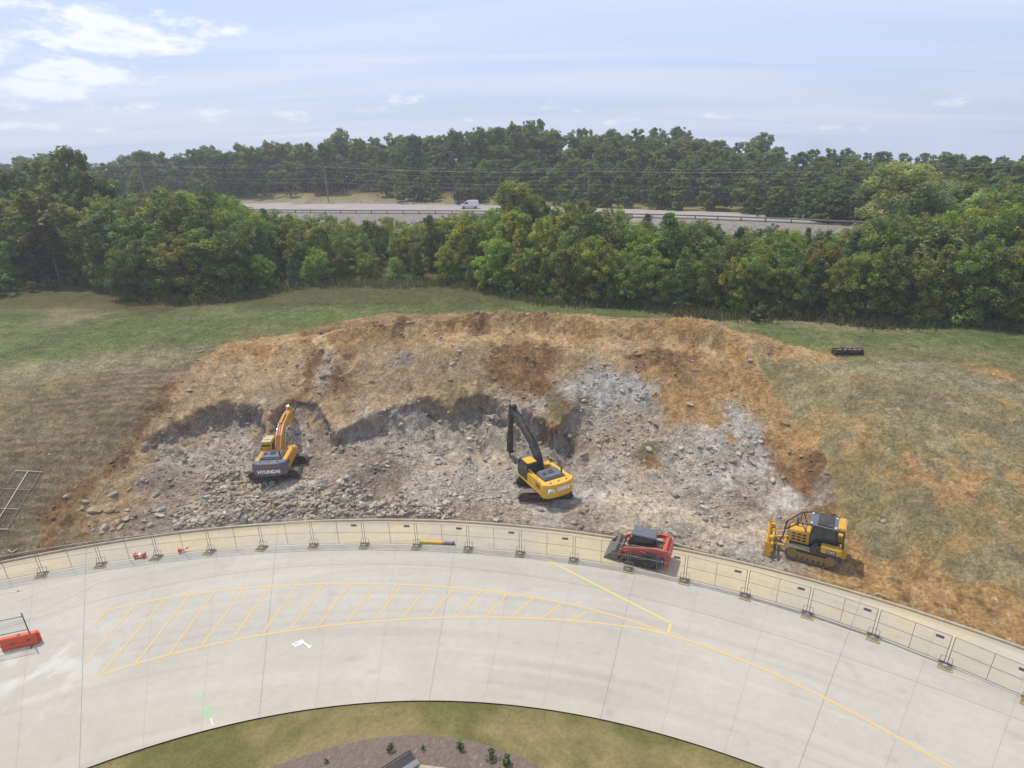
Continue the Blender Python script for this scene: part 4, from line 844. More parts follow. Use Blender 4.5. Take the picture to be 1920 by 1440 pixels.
deere = excavator('excavator', 'yellow excavator with black boom and hydraulic hammer, DEERE on its counterweight, mid pit', (dr[0], dr[1], dr[2] + .02), R(183), R(118), .96, 'D', M_DEERY, M_DEERY, M_BLACK, M_GREY,
    dict(boom=([(.35, 1.75), (.95, 3.0), (1.9, 4.0), (3.2, 4.6), (5.3, 5.75)], [.38, .64, .68, .50, .32]), bc=((.75, 1.35), (1.75, 3.6)), ac=((2.0, 4.75), (4.9, 6.6)),
         arm=([(4.9, 6.25), (5.3, 5.75), (5.7, 4.4), (5.9, 3.05)], [.22, .46, .34, .26]), tc=((5.85, 5.9), (6.35, 3.7)), lk=(6.1, 3.2), tool=(5.9, 3.1), tool_ang=R(-4), arm_mat=M_BLACK), 'hammer')

# ------------------------------------------------------------------ bulldozer (x forward)
def dozer(loc, yaw, tilt):
    root = empty('bulldozer', loc, yaw); tag(root, 'yellow bulldozer with black forestry cage, parked on the haul road at right', 'bulldozer'); root.rotation_euler = (tilt[0], tilt[1], yaw)
    for s in (-1, 1):
        t = track_obj(root, 3.55, .98, .56, s * .98, 42, frame_mat=M_DIRTY, teeth=.05)
    b = MB(); b.box(-1.6, 1.5, -.62, .62, .42, 1.02, .05); b.build('main_frame', M_BLACK, root)
    h = MB(); h.prism([(.25, 1.0), (1.72, 1.0), (1.78, 1.75), (1.62, 1.98), (.25, 2.12)], -.50, .50, .05); hd = h.build('engine_hood', M_CATY, root)
    for s in (-1, 1):
        g = MB()
        for i in range(3):
            for j in range(3): g.box(.5 + i * .36, .76 + i * .36, s * .505 - .006, s * .505 + .006, 1.2 + j * .24, 1.34 + j * .24)
        g.build('hood_vent', M_BLACK, hd)
    g = MB(); g.box(1.70, 1.80, -.42, .42, 1.1, 1.85, .02); g.build('radiator_grille', M_BLACK, hd)
    f = MB(); 
    for s in (-1, 1): f.prism([(-.5, 1.02), (.2, 1.02), (-.1, 1.5), (-1.9, 1.55), (-1.9, 1.02)], s * .98 - .26, s * .98 + .26, .04)
    fe = f.build('fender', M_BLACK, root)
    for s in (-1, 1):
        tb = MB(); tb.box(-1.9, -.55, s * .98 - .30, s * .98 + .30, 1.15, 1.66, .04); tt_ = tb.build('fuel_tank', M_CATY, root)
        dc = MB(); dc.box(-1.55, -.95, s * 1.285 - .008, s * 1.285 + .008, 1.22, 1.52); dc.build('maker_badge', M_BLACK, tt_)
        Mx = Matrix.Translation((-1.25, s * 1.30, 1.37)) @ Matrix.Rotation(R(180 if s > 0 else 0), 4, 'Z') @ Matrix.Rotation(R(90), 4, 'X'); text_mesh('CAT', 'maker_lettering', .24, M_WLET, tt_, Mx, .006, .006)
    # cab
    c = MB(); prof = [(-1.45, 1.25), (-.1, 1.05), (.28, 1.35), (.28, 2.15), (.10, 2.86), (-1.40, 2.86), (-1.55, 2.0)]; c.prism(prof, -.62, .62, .05); cab = c.build('cab', M_BLACK, root)
    for s in (-1, 1):
        w = MB(); w.prism([(-1.35, 1.75), (-.62, 1.65), (-.62, 2.75), (-1.32, 2.75)], s * .623 - .008, s * .623 + .008); w.build('side_window', M_GLASS, cab)
        w = MB(); w.prism([(-.52, 1.3), (-.1, 1.2), (.2, 1.45), (.2, 2.1), (.04, 2.75), (-.52, 2.75)], s * .623 - .008, s * .623 + .008); w.build('door_window', M_GLASS, cab)
    # heavy roof guard with yellow rear air unit
    r = MB(); r.box(-1.75, .45, -.92, .92, 2.93, 3.02, .03); rf = r.build('roof_guard', M_GREY, root)
    rr = MB(); rr.box(-1.15, -.1, -.72, .72, 3.02, 3.10, .03); rr.build('roof_plate', M_BLACK, rf)
    ra = MB(); ra.box(-1.95, -1.42, -.84, .84, 2.80, 3.20, .08); ra.build('air_conditioner', M_CATY, root)
    for (x, y) in ((.3, -.7), (.3, .7), (-1.3, -.7), (-1.3, .7)):
        l = MB(); l.box(x - .06, x + .06, y - .08, y + .08, 3.02, 3.12, .02); l.build('work_lamp', M_WLET, rf)
    sw = MB()
    for s in (-1, 1):
        sw.path([(-1.8, s * .95, 3.02), (.45, s * .95, 3.02), (1.05, s * .80, 2.92), (2.0, s * .62, 1.95), (2.12, s * .55, 1.1)], .055, 8); sw.path([(-1.85, s * .95, 3.0), (-1.95, s * .80, 1.6)], .055, 8)
    sw.path([(1.05, -.80, 2.92), (1.05, .80, 2.92)], .05, 8); sw.path([(-1.8, -.95, 3.02), (-1.8, .95, 3.02)], .05, 8); sw.path([(.95, .78, 2.9), (.55, .5, 2.1)], .04, 6); sw.path([(.95, -.78, 2.9), (.55, -.5, 2.1)], .04, 6)
    sw.build('brush_guard', M_BLACK, root, smooth=True)
    e = MB(); e.tube((1.25, -.25, 2.0), (1.25, -.25, 2.65), .07, 10); e.build('exhaust_pipe', M_BLACK, hd)
    # blade: curved mouldboard with brace arms
    bl = MB(); cv = []
    for k in range(9): a = R(-48 + 96 * k / 8); cv.append((2.95 - .0 + .85 * (1 - math.cos(a)) * 1.0, .62 + .78 * math.sin(a) * .82))
    prof = [(x, z) for x, z in cv] + [(x - .07, z) for x, z in cv[::-1]]; bl.prism(prof, -1.60, 1.60)
    for s in (-1, 1): bl.prism([(2.75, .08), (3.3, -.02), (3.22, 1.25), (2.85, 1.2)], s * 1.60 - .03, s * 1.60 + .03)
    bl.box(2.7, 2.85, -1.5, 1.5, .95, 1.1, .02); bl.box(2.7, 2.85, -1.5, 1.5, .35, .5, .02)
    for s in (-1, -.35, .35, 1): bl.prism([(2.62, .3), (2.92, .2), (2.92, 1.2), (2.7, 1.15)], s * 1.1 - .05, s * 1.1 + .05)
    for s in (-.95, .95): bl.box(2.72, 3.02, s - .16, s + .16, 1.15, 1.42, .03)
    blade = bl.build('blade', M_CATY, root); blade.rotation_euler = (0, 0, R(4))
    ed = MB(); ed.box(3.18, 3.24, -1.62, 1.62, -.05, .16); ed.build('cutting_edge', M_STEEL, blade)
    pa = MB()
    for s in (-1, 1): pa.tube((.6, s * .55, .55), (2.75, s * .55, .5), .11, 8); pa.tube((1.7, s * .45, 1.35), (2.72, s * .35, .95), .06, 8)
    pa.tube((1.9, -.5, .55), (1.9, .5, .55), .1, 8); pa.build('push_arm', M_CATY, root)
    rp = MB(); rp.box(-2.25, -1.85, -.55, .55, .6, 1.3, .05); rp.build('rear_block', M_CATY, root)
    root.scale = (.90, .88, .93)
    return root
dz = place(1521, 1040)
dozer((dz[0], dz[1], dz[2] + .02), R(149), (R(0), R(1.5)))

# ------------------------------------------------------------------ compact track loader (x forward)
def loader(loc, yaw):
    root = empty('track_loader', loc, yaw); tag(root, 'red compact track loader with dark cab and lowered bucket between fence and curb', 'track loader')
    for s in (-1, 1):
        # rubber track, raised drive wheel at the rear
        y0, y1 = s * .80 - .20, s * .80 + .20
        ring = [(.95, .0), (1.12, .10), (1.18, .28), (1.05, .44), (.2, .56), (-.72, .80), (-.92, .76), (-1.03, .58), (-1.0, .12), (-.85, .0)]
        ring2 = [(x * .93 + .0, .06 + (z * .84)) for x, z in ring]; n = len(ring); mb = MB(); V = []
        for (x, z), (a, b) in zip(ring, ring2): V += [(x, y0, z), (x, y1, z), (a, y0, b), (a, y1, b)]
        F = []
        for i in range(n):
            a, b = 4 * i, 4 * ((i + 1) % n); F += [(a, a + 1, b + 1, b), (a + 2, b + 2, b + 3, a + 3), (a, b, b + 2, a + 2), (a + 1, a + 3, b + 3, b + 1)]
        mb.add(V, F); pts = []
        for i in range(n):
            p, q = np.array(ring[i]), np.array(ring[(i + 1) % n]); m = max(1, int(np.linalg.norm(q - p) / .11))
            for k in range(m): pts.append((p + (q - p) * (k + .5) / m, math.atan2(q[1] - p[1], q[0] - p[0])))
        for p, a in pts:
            bm = bmesh.new(); bmesh.ops.create_cube(bm, size=1)
            for v in bm.verts: v.co = Vector((v.co.x * .055, v.co.y * .38, v.co.z * .05))
            mb.frombm(bm, Matrix.Translation((p[0], s * .80, p[1])) @ Matrix.Rotation(-a, 4, 'Y'))
        t = mb.build('rubber_track', mat('dusty_rubber', (.07, .065, .06), .85, noise=.4, nscale=4, dirt=(.2, .17, .13)) if s < 0 else bpy.data.materials['dusty_rubber'], root)
        fr = MB(); fr.prism([(-.8, .12), (.9, .12), (.95, .3), (.2, .42), (-.7, .6), (-.85, .5)], s * .80 - .12, s * .80 + .12, .02)
        for x in (-.6, -.25, .1, .45, .8): fr.tube((x, s * .8 - .15, .14), (x, s * .8 + .15, .14), .10, 10)
        fr.tube((-.78, s * .8 - .16, .58), (-.78, s * .8 + .16, .58), .19, 14); fr.build('track_frame', M_BLACK, t)
    b = MB(); b.prism([(-1.35, .35), (1.0, .28), (1.15, .55), (.75, .92), (-1.05, 1.12), (-1.42, 1.0)], -.60, .60, .03); b.build('chassis', M_RED, root)
    rr = MB(); rr.prism([(-1.62, .30), (-1.05, .30), (-1.0, 1.30), (-1.40, 1.42), (-1.66, 1.20)], -.80, .80, .05); rd = rr.build('rear_door', M_RED, root)
    bp_ = MB()
    for s in (-1, 1): bp_.box(-1.38, -1.12, s * .803 - .006, s * .803 + .006, .40, 1.05)
    bp_.build('blue_panel', M_BLUE, rd); d2 = MB()
    for s in (-1, 1):
        for z in (.62, .78): d2.tube((-1.25, s * .806 - .008, z), (-1.25, s * .806 + .008, z), .035, 8)
    d2.build('white_dot', M_WLET, rd)
    hd = MB(); hd.box(-1.35, -.62, -.48, .48, 1.10, 1.34, .05); ho = hd.build('engine_cover', M_BLACK, root); k_ = MB(); k_.tube((-.95, .2, 1.34), (-.95, .2, 1.44), .16, 12); k_.tube((-1.15, -.25, 1.3), (-1.15, -.25, 1.52), .05, 8); k_.build('air_filter', M_STEEL, ho)
    cab = MB(); cab.prism([(-.62, .95), (.82, .95), (.95, 1.25), (.62, 2.02), (-.66, 2.02)], -.46, .46, .04); c = cab.build('cab', M_BLACK, root)
    for s in (-1, 1):
        w = MB(); w.prism([(-.5, 1.15), (.72, 1.15), (.76, 1.3), (.5, 1.92), (-.54, 1.92)], s * .463 - .006, s * .463 + .006); w.build('side_window', M_GLASS, c)
    w = MB(); w.prism([(.86, 1.1), (.955, 1.25), (.66, 1.95), (.645, 1.95), (.93, 1.25)], -.38, .38); w.build('front_window', M_GLASS, c)
    rf = MB(); rf.box(-.72, .72, -.52, .52, 2.02, 2.12, .04); r_ = rf.build('cab_roof', M_GREY, c); ht = MB(); ht.box(.25, .55, -.40, .05, 2.12, 2.135, .005); ht.build('roof_sticker', M_LGREY, r_)
    for s in (-1, 1):
        la = MB(); beam(la, [(-1.35, 1.52), (-.9, 1.50), (-.2, 1.32), (.9, 1.10), (1.25, .85), (1.38, .35)], [.22, .30, .24, .20, .20, .16], s * .78 - .07, s * .78 + .07, .015); l = la.build('lift_arm', M_RED, root)
        ln = MB(); beam(ln, [(-1.45, .95), (-1.38, 1.55)], [.2, .2], s * .78 - .05, s * .78 + .05, .01); ln.build('arm_link', M_RED, l)
        dc = MB(); 
        for k in range(7): dc.box(.0 + k * .085, .06 + k * .085, s * .853 - .004, s * .853 + .004, 1.19 - k * .017, 1.26 - k * .017)
        dc.box(-.85, -.55, s * .853 - .004, s * .853 + .004, 1.40, 1.50); dc.build('pale_decal', M_LGREY, l)
        cylinder(l, 'lift_cylinder', (-1.1, .75), (.35, 1.1), .05, s * .70, M_BLACK)
    xb = MB(); xb.box(-1.42, -1.2, -.78, .78, 1.42, 1.58, .03); xb.build('cross_member', M_RED, root)
    pl = MB(); pl.box(1.28, 1.40, -.65, .65, .12, .72, .02); 
    for s in (-.35, .35): pl.tube((.95, s, .95), (1.34, s, .55), .05, 8)
    pl.build('quick_coupler', M_STEEL, root)
    bk = MB(); o = [(1.40, .05), (2.28, .0), (2.30, .03), (1.75, .12), (1.55, .28), (1.52, .55), (1.70, .82), (1.62, .86), (1.44, .60)]; bk.prism([(1.40, .05), (2.28, 0), (2.28, .04), (1.62, .10), (1.50, .26), (1.48, .55), (1.66, .80), (1.58, .84), (1.40, .58)], -.92, .92)
    for s in (-1, 1): bk.prism([(1.40, .05), (2.28, 0), (1.66, .82), (1.58, .84), (1.40, .58)], s * .92 - .02, s * .92 + .02)
    bk.prism([(1.66, .80), (1.78, .70), (1.66, .66)], -.92, .92); bk.build('bucket', M_STEEL, root)
    return root
ld = at(1206, 1046, 0)
loader((ld[0], ld[1], .03), R(156)).scale = (1.12, 1.08, 1.0)
# ------------------------------------------------------------------ rocks
def rock_mesh(name, seed, m, sub=2, flat=.7):
    rg = np.random.default_rng(seed); bm = bmesh.new(); bmesh.ops.create_icosphere(bm, subdivisions=sub, radius=.5)
    pl = [(lambda v: v / np.linalg.norm(v))(rg.normal(size=3)) for _ in range(9)]; dd = rg.uniform(.17, .38, 9)
    for v in bm.verts:
        p = np.array(v.co)
        for n, d in zip(pl, dd):
            k = p @ n
            if k > d: p = p - n * (k - d)
        v.co = Vector(p * np.array([1.15, .85, flat]) * (1 + rg.uniform(-.04, .04)))
    me = bpy.data.meshes.new(name); bm.to_mesh(me); bm.free(); me.materials.append(m); return me
M_ROCK = mat('limestone', tuple(lin(172, 160, 142, .9)), .95, noise=.3, nscale=3, dirt=tuple(lin(150, 126, 98, .85)), bump=.6, bscale=9)
M_ROCKW = mat('pale_limestone', tuple(lin(196, 186, 170, .9)), .95, noise=.25, nscale=3, bump=.5, bscale=9)
M_ROCKD = mat('dark_limestone', tuple(lin(140, 128, 114, .9)), .95, noise=.3, nscale=3, bump=.6, bscale=9)
M_ROCKT = mat('clay_stained_limestone', tuple(lin(176, 154, 120, .9)), .95, noise=.3, nscale=3, bump=.5, bscale=9)
rm = {k: [rock_mesh('rock', 100 + i, m) for i in range(5)] for k, m in (('g', M_ROCK), ('w', M_ROCKW), ('d', M_ROCKD), ('t', M_ROCKT))}
def put_rock(px, py, wpx, kind, name='boulder', flat=1.0):
    h = hit(px, py); dep = project(h)[0][2]; w = wpx / F_PX * dep; me = random.choice(rm[kind]); o = bpy.data.objects.new(name, me); COL.objects.link(o)
    o.location = (h[0], h[1], h[2] + w * .14); o.scale = (w * 1.06, w * random.uniform(.8, 1.0), w * random.uniform(.8, 1.05) * flat); o.rotation_euler = (random.uniform(-.3, .3), random.uniform(-.3, .3), random.uniform(0, 6.28)); return o
tone = {'g': 'grey', 'w': 'pale', 'd': 'dark grey', 't': 'tan'}
BL = [(182, 958, 27, 't', 'largest tan boulder of the row at the left end above the curb'), (208, 958, 20, 't', 'tan boulder just right of the largest boulder in the left row'), (153, 956, 15, 'g', 'grey boulder at the far left end of the boulder row'),
      (162, 941, 12, 'g', 'small grey boulder above the far left end of the boulder row'), (196, 991, 23, 'g', 'large grey boulder lowest and closest to the curb at left'), (175, 995, 11, 'w', 'small pale boulder left of the lowest grey boulder by the curb'),
      (221, 980, 20, 't', 'tan boulder just above and right of the lowest grey one'), (238, 975, 18, 'g', 'grey boulder between two tan ones in the left row'), (253, 969, 17, 'd', 'dark grey boulder in the middle of the left boulder row'),
      (240, 958, 14, 'w', 'pale boulder above the dark one mid row'), (275, 961, 17, 'g', 'grey boulder right of the middle of the left row'), (290, 958, 12, 'w', 'small pale boulder in the right half of the left row'), (304, 957, 14, 'w', 'pale boulder at the upper right end of the left row'),
      (299, 968, 18, 'w', 'large pale boulder at the right end of the left row'), (283, 986, 15, 'g', 'grey boulder alone below the right end of the row'), (344, 984, 16, 'd', 'jagged dark slab leaning near the curb'),
      (376, 973, 17, 'w', 'pale rounded boulder at the foot of the rubble heap'), (375, 945, 15, 't', 'tan boulder at the left edge of the rubble heap'), (351, 951, 16, 'g', 'grey boulder between the row and the rubble heap'), (125, 932, 14, 'g', 'grey boulder sitting on red soil at the far left'),
      (214, 929, 21, 'g', 'grey boulder alone on brown soil above the left row'), (244, 918, 12, 't', 'small tan boulder on soil above the left row'), (268, 900, 14, 'w', 'pale boulder highest on the soil ramp at left'), (292, 929, 15, 'g', 'flat grey boulder half buried in the soil ramp'),
      (303, 879, 16, 'g', 'grey boulder at the top of the soil ramp by the pit floor'), (344, 887, 12, 'd', 'dark boulder at the left edge of the pit floor'), (369, 923, 12, 't', 'small tan boulder on the left slope of the rubble heap'), (455, 951, 15, 'g', 'slab like grey boulder in the rubble heap'),
      (731, 863, 20, 'd', 'dark block standing on the mound between the excavators'), (640, 843, 20, 'd', 'dark block on the bank right of the left excavator'), (1656, 978, 13, 'w', 'white boulder lying in the grassy slope right of the bulldozer'), (1648, 974, 11, 't', 'brown stone touching the white boulder on the right slope'),
      (1218, 843, 14, 'w', 'pale slab on the grassy clod in the pit wall'), (1300, 694, 9, 'w', 'white stone high on the orange slope'), (1299, 677, 7, 'w', 'small white stone above its twin on the orange slope'), (1265, 702, 12, 't', 'tan block on the upper orange slope'),
      (1381, 741, 9, 'g', 'grey stone in the middle of the orange slope'), (1006, 652, 9, 'w', 'white stone under the berm, top centre'), (1416, 916, 10, 'g', 'grey stone low on the right rock slope'), (1315, 943, 11, 'w', 'pale slab on the right pit floor'), (900, 916, 8, 'w', 'pale stone on the floor left of the hammer excavator'),
      (961, 606, 8, 'd', 'dark stone on the crest of the berm'), (93, 852, 6, 'w', 'white stone on the mown left bank'), (1157, 758, 9, 'w', 'pale stone on the bluish rock slope'), (1440, 985, 0, 'g', '')]
for px, py, w, k, lb in BL:
    if w: tag(put_rock(px, py, w, k), lb, 'boulder', 'boulders cleared from the cut')
# loose rock: the 250 largest are single stones, the finer rubble is one mass
cand = []
wd = {'rubble': 1.0, 'rock': .34, 'gravel': .40, 'dark': .5, 'blue': .22, 'greybrown': .22, 'tan': .10, 'orange': .08, 'rust': .34, 'path': .05, 'clod': .1, 'dust': .05}
def scatter(n, seed):
    rg = np.random.default_rng(seed); X = rg.uniform(-44, 44, n); Y = rg.uniform(33, 66, n); out = []
    i = np.clip(np.searchsorted(XS, X), 0, nxg - 1); j = np.clip(np.searchsorted(YS, Y), 0, nyg - 1); id_ = j * nxg + i; w = Wt[id_]; dens = w @ np.array([wd.get(k, 0) for k in names]); dens = dens * (ds[id_] < 0) * (RC[id_] > .45)
    dens = np.maximum(dens, .5 * ((CD[id_] < 1.6) & (SD[id_] < .2))); dens = dens * (.35 + 1.3 * sstep(.35, .65, fbm(X, Y, 1.8, 3, 611, .6)))
    k = rg.uniform(0, 1, n) < dens; X, Y, w, dens, id_ = X[k], Y[k], w[k], dens[k], id_[k]; return X, Y, dens, vx[id_] - gx[id_], vy[id_] - gy[id_], w
X, Y, dens, ox, oy, wcl = scatter(330000, 5)
sz = .055 + .10 * RNG.pareto(2.7, len(X)); rubw = wcl[:, names.index('rubble')]; soilw = wcl[:, [names.index(k) for k in ('tan', 'orange', 'rust')]].sum(1); sz = np.clip(sz * (.75 + 1.0 * rubw) * (1 - .38 * soilw), .045, .7)
order = np.argsort(-sz); big = order[:250]; rest = order[250:80000]
Zr = np.array([zat(a, b) for a, b in zip(X[order[:80000]], Y[order[:80000]])]); zmap = dict(zip(order[:80000].tolist(), Zr))
for q in big:
    kind = random.choice('ggwt') ; o = bpy.data.objects.new('rock', random.choice(rm[kind])); COL.objects.link(o); s_ = sz[q]
    o.location = (X[q], Y[q], zmap[int(q)] + s_ * .12); o.scale = (s_ * 1.1, s_ * random.uniform(.7, 1.1), s_ * random.uniform(.55, 1)); o.rotation_euler = (random.uniform(-.5, .5), random.uniform(-.5, .5), random.uniform(0, 6.28))
    pq = project([X[q], Y[q], zmap[int(q)]])[0]; tn = {0: 'grey', 1: 'grey', 2: 'pale', 3: 'tan'}['ggwt'.index(kind) if kind != 'g' else 0]
    zn = 'in the rubble heap by the curb' if wcl[q][names.index('rubble')] > .4 else ('under the left cliff' if pq[1] < 850 and pq[0] < 660 else 'under the middle cliff' if pq[1] < 850 and pq[0] < 1000 else 'on the right rock slope' if pq[0] > 1080 else 'on the soil ramp at left' if pq[0] < 400 else 'on the pit floor')
    tag(o, ('large ' if s_ > .45 else 'small ') + tn + ' broken rock ' + zn, 'rock', 'loose rocks strewn over the pit')
t5 = []
for i in range(9):
    rg = np.random.default_rng(700 + i); bm = bmesh.new(); bmesh.ops.create_icosphere(bm, subdivisions=1, radius=.5)
    v0 = np.array([v.co[:] for v in bm.verts]); f0 = np.array([[v.index for v in f.verts] for f in bm.faces]); bm.free(); v0 = v0 * (1 + rg.uniform(-.32, .25, (len(v0), 1))) * np.array([1.3, .78, .52]); t5.append((v0, f0))
Vs, Fs, Cs = [], [], []; base = 0
shade = {'g': lin(166, 153, 136, .9), 'w': lin(194, 184, 168, .9), 'd': lin(134, 121, 106, .9), 't': lin(174, 150, 116, .9)}
for n_, q in enumerate(rest):
    v0, f0 = t5[n_ % 9]; a, b = RNG.uniform(0, 6.28), RNG.uniform(-.6, .6); ca, sa, cb_, sb = math.cos(a), math.sin(a), math.cos(b), math.sin(b)
    Rm = np.array([[ca, -sa, 0], [sa, ca, 0], [0, 0, 1]]) @ np.array([[1, 0, 0], [0, cb_, -sb], [0, sb, cb_]])
    s_ = sz[q]; Vs.append(v0 @ Rm.T * s_ + np.array([X[q] + ox[q], Y[q] + oy[q], zmap[int(q)] + s_ * .12])); Fs.append(f0 + base); base += len(v0)
    lc = CM[np.argmax(wcl[q])]; so = float(wcl[q][names.index('tan')] + wcl[q][names.index('orange')] + wcl[q][names.index('rust')]); kk = .62 - .42 * so; c = shade['ggwtwd'[n_ % 6]] * kk + lc * (1 - kk); Cs.append(np.tile(c * RNG.uniform(.8, 1.2), (len(v0), 1)))
M_RUB = ground_mat('broken_stone', bump=.3, bscale=12, fine=.15)
tag(mesh_np('rubble', np.concatenate(Vs), np.concatenate(Fs), M_RUB, colors=np.concatenate(Cs)), kind='stuff')
print('rubble', len(rest), 'big min', sz[big].min())

# ------------------------------------------------------------------ temporary fence
M_GALV = mat('galvanised_tube', (.30, .29, .27), .45, .5, noise=.3, nscale=5); M_DKTUBE = mat('weathered_dark_tube', (.10, .095, .09), .6, noise=.3, nscale=5)
M_WIRE = mat('chain_link_wire', (.16, .155, .145), .6, .2); M_SIGN = mat('fence_tag_plate', (.16, .14, .16), .6, noise=.3, nscale=6); M_SIGNL = mat('fence_tag_print', (.45, .42, .42), .6)
M_FB = mat('fence_foot_rubber', (.21, .185, .14), .85, noise=.4, nscale=6); M_FY = mat('fence_foot_yellow', (.60, .52, .16), .7, noise=.4, nscale=8, dirt=(.3, .26, .14))
PW, PH = 3.46, 1.83
def wire_mesh(mb, x0, x1, z0, z1, pitch=.062, r=.0022):
    """chain link: two families of diagonal wires as thin three sided prisms"""
    V = []; F = []
    def wire(a, b, y):
        n = len(V)
        for p in (a, b): V.extend([(p[0] - r, y, p[1] + r), (p[0] + r, y, p[1] - r), (p[0], y + r * 1.6, p[1])])
        F.extend([(n, n + 1, n + 4, n + 3), (n + 1, n + 2, n + 5, n + 4), (n + 2, n, n + 3, n + 5)])
    W_, H_ = x1 - x0, z1 - z0; k = -H_
    while k < W_:
        a = (x0 + max(k, 0), z0 + max(-k, 0)); t = min(W_ - max(k, 0), H_ - max(-k, 0)); wire(a, (a[0] + t, a[1] + t), .002)
        wire((x1 - max(k, 0), z0 + max(-k, 0)), (x1 - max(k, 0) - t, z0 + max(-k, 0) + t), -.004); k += pitch * 1.414
    mb.add(V, F)
def fence_panel(sign, tube=M_GALV, w=PW):
    root = empty('temporary_fence'); fr = MB(); h = w / 2; z0 = .10
    fr.tube((-h, 0, 0.02), (-h, 0, z0 + PH), .021, 8); fr.tube((h, 0, .02), (h, 0, z0 + PH), .021, 8); fr.tube((-h, 0, z0 + PH), (h, 0, z0 + PH), .019, 8); fr.tube((-h, 0, z0 + .03), (h, 0, z0 + .03), .019, 8)
    fr.build('frame', tube, root, smooth=True)
    a = MB(); a.tube((0, 0, z0), (0, 0, z0 + PH), .016, 6); a.build('middle_post', tube, root); b = MB(); b.tube((-h, 0, z0 + PH * .52), (h, 0, z0 + PH * .52), .016, 6); b.build('middle_rail', tube, root)
    m = MB(); wire_mesh(m, -h, h, z0 + .03, z0 + PH); m.build('chain_link_mesh', M_WIRE, root)
    if sign:
        s = MB(); s.box(h - .72, h - .32, -.034, -.024, z0 + PH - .36, z0 + PH - .19); s.build('tag_plate', M_SIGN, root)
    return root
feet_w = [np.array(at(*p)[:2]) for p in feet_px]
th_f, _ = polar(np.array(feet_w)); stp = np.mean(np.diff(th_f)); ths = [th_f[0] - 2 * stp, th_f[0] - stp] + list(th_f) + [th_f[-1] + stp, th_f[-1] + 2 * stp]
feet_w = [PP(np.array(t), FENCE(t))[:2] for t in ths]
def fence_foot():
    root = empty('fence_weight'); b = MB(); b.box(-.36, .36, -.52, .18, 0, .085, .025, taper=(.84, .84)); b.build('base_block', M_FB, root)
    y = MB(); y.path([(-.33, -.50, .05), (.33, -.50, .05)], .028, 6); y.path([(-.33, -.50, .05), (-.31, .16, .05)], .02, 6); y.path([(.33, -.50, .05), (.31, .16, .05)], .02, 6); y.build('yellow_edge', M_FY, root)
    l = MB(); l.path([(-.28, -.05, .08), (-.27, .12, .42), (.27, .12, .42), (.28, -.05, .08)], .016, 6); l.build('bracket_loop', M_GALV, root); s = MB(); s.box(-.10, .10, -.24, -.14, .085, .115, .01); s.build('clamp_plate', M_SIGNL, root); return root
pA = fence_panel(True); pB = fence_panel(False); ft = fence_foot(); usedA = usedB = usedF = False
_t = ['twenty', 'thirty', 'forty', 'fifty', 'sixty', 'seventy', 'eighty']; _tt = ['thirtieth', 'fortieth', 'fiftieth', 'sixtieth', 'seventieth', 'eightieth', 'ninetieth']
order_ = ['first', 'second', 'third', 'fourth', 'fifth', 'sixth', 'seventh', 'eighth', 'ninth', 'tenth', 'eleventh', 'twelfth', 'thirteenth', 'fourteenth', 'fifteenth', 'sixteenth', 'seventeenth', 'eighteenth', 'nineteenth', 'twentieth'] + [t_ + ' ' + u_ for t_ in _t for u_ in ('first', 'second', 'third', 'fourth', 'fifth', 'sixth', 'seventh', 'eighth', 'ninth')]
order_ = order_[:20] + [o_ for k_ in range(7) for o_ in [_t[k_] + ' ' + u_ for u_ in ('first', 'second', 'third', 'fourth', 'fifth', 'sixth', 'seventh', 'eighth', 'ninth')] + [_tt[k_]]]
for i in range(len(feet_w) - 1):
    a, b = feet_w[i], feet_w[i + 1]; m = (a + b) / 2; L = np.linalg.norm(b - a); sg = i >= 7
    if sg: o = pA if not usedA else copy_tree(pA); usedA = True
    else: o = pB if not usedB else copy_tree(pB); usedB = True
    o.location = (m[0], m[1], 0); o.rotation_euler = (0, 0, math.atan2(b[1] - a[1], b[0] - a[0])); o.scale = ((L - .14) / PW, 1, 1)
    near_ = {17: ' standing at the right picture edge'}.get(i, '')
    tag(o, ('chain link fence panel with a small tag, ' if sg else 'plain chain link fence panel without a tag, ') + order_[i] + ' along the curb from the left' , 'fence panel', 'chain link fence panels along the curb')
for i, a in enumerate(feet_w):
    o = ft if not usedF else copy_tree(ft); usedF = True; j = min(max(i, 1), len(feet_w) - 2); d = feet_w[j + 1] - feet_w[j - 1]
    o.location = (a[0], a[1], 0.003); o.rotation_euler = (0, 0, math.atan2(d[1], d[0]) + (R(-16) if i in (4, 5, 6) else 0)); tag(o, 'brown fence foot edged in yellow, %s along the curb from the left' % order_[i], 'fence foot', 'weighted feet of the fence')
# fence panel lying flat on the left bank
c4 = [hit(80, 887), hit(16, 995), hit(-50, 995), hit(20, 886)]
fl = fence_panel(False); fl.children[2].name = 'cross_rail'; [bpy.data.objects.remove(c_) for c_ in list(fl.children) if c_.name.startswith(('cross_rail', 'middle_post'))]
for z_ in (-.58, .58): g_ = MB(); g_.tube((z_, 0, .1), (z_, 0, .1 + PH), .018, 6); g_.build('cross_rail', M_GALV, fl)
g_ = MB(); g_.tube((-PW / 2, 0, .1 + PH * .5), (PW / 2, 0, .1 + PH * .5), .018, 6); g_.build('middle_rail', M_GALV, fl)
a, b = c4[0], c4[1]
ux = Vector(a - b).normalized(); cx_ = Vector(hit(20, 886) - a); uz = (cx_ - ux * cx_.dot(ux)).normalized(); uy = uz.cross(ux); wid = (Vector(a) - Vector(b)).length
Mx = Matrix((ux, uy, uz)).transposed().to_4x4(); mid = (Vector(a) + Vector(b)) / 2 + Vector((0, 0, .12)); Mx.translation = mid - uz * .05; fl.matrix_world = Mx @ Matrix.Diagonal((wid / PW, 1, 1, 1))
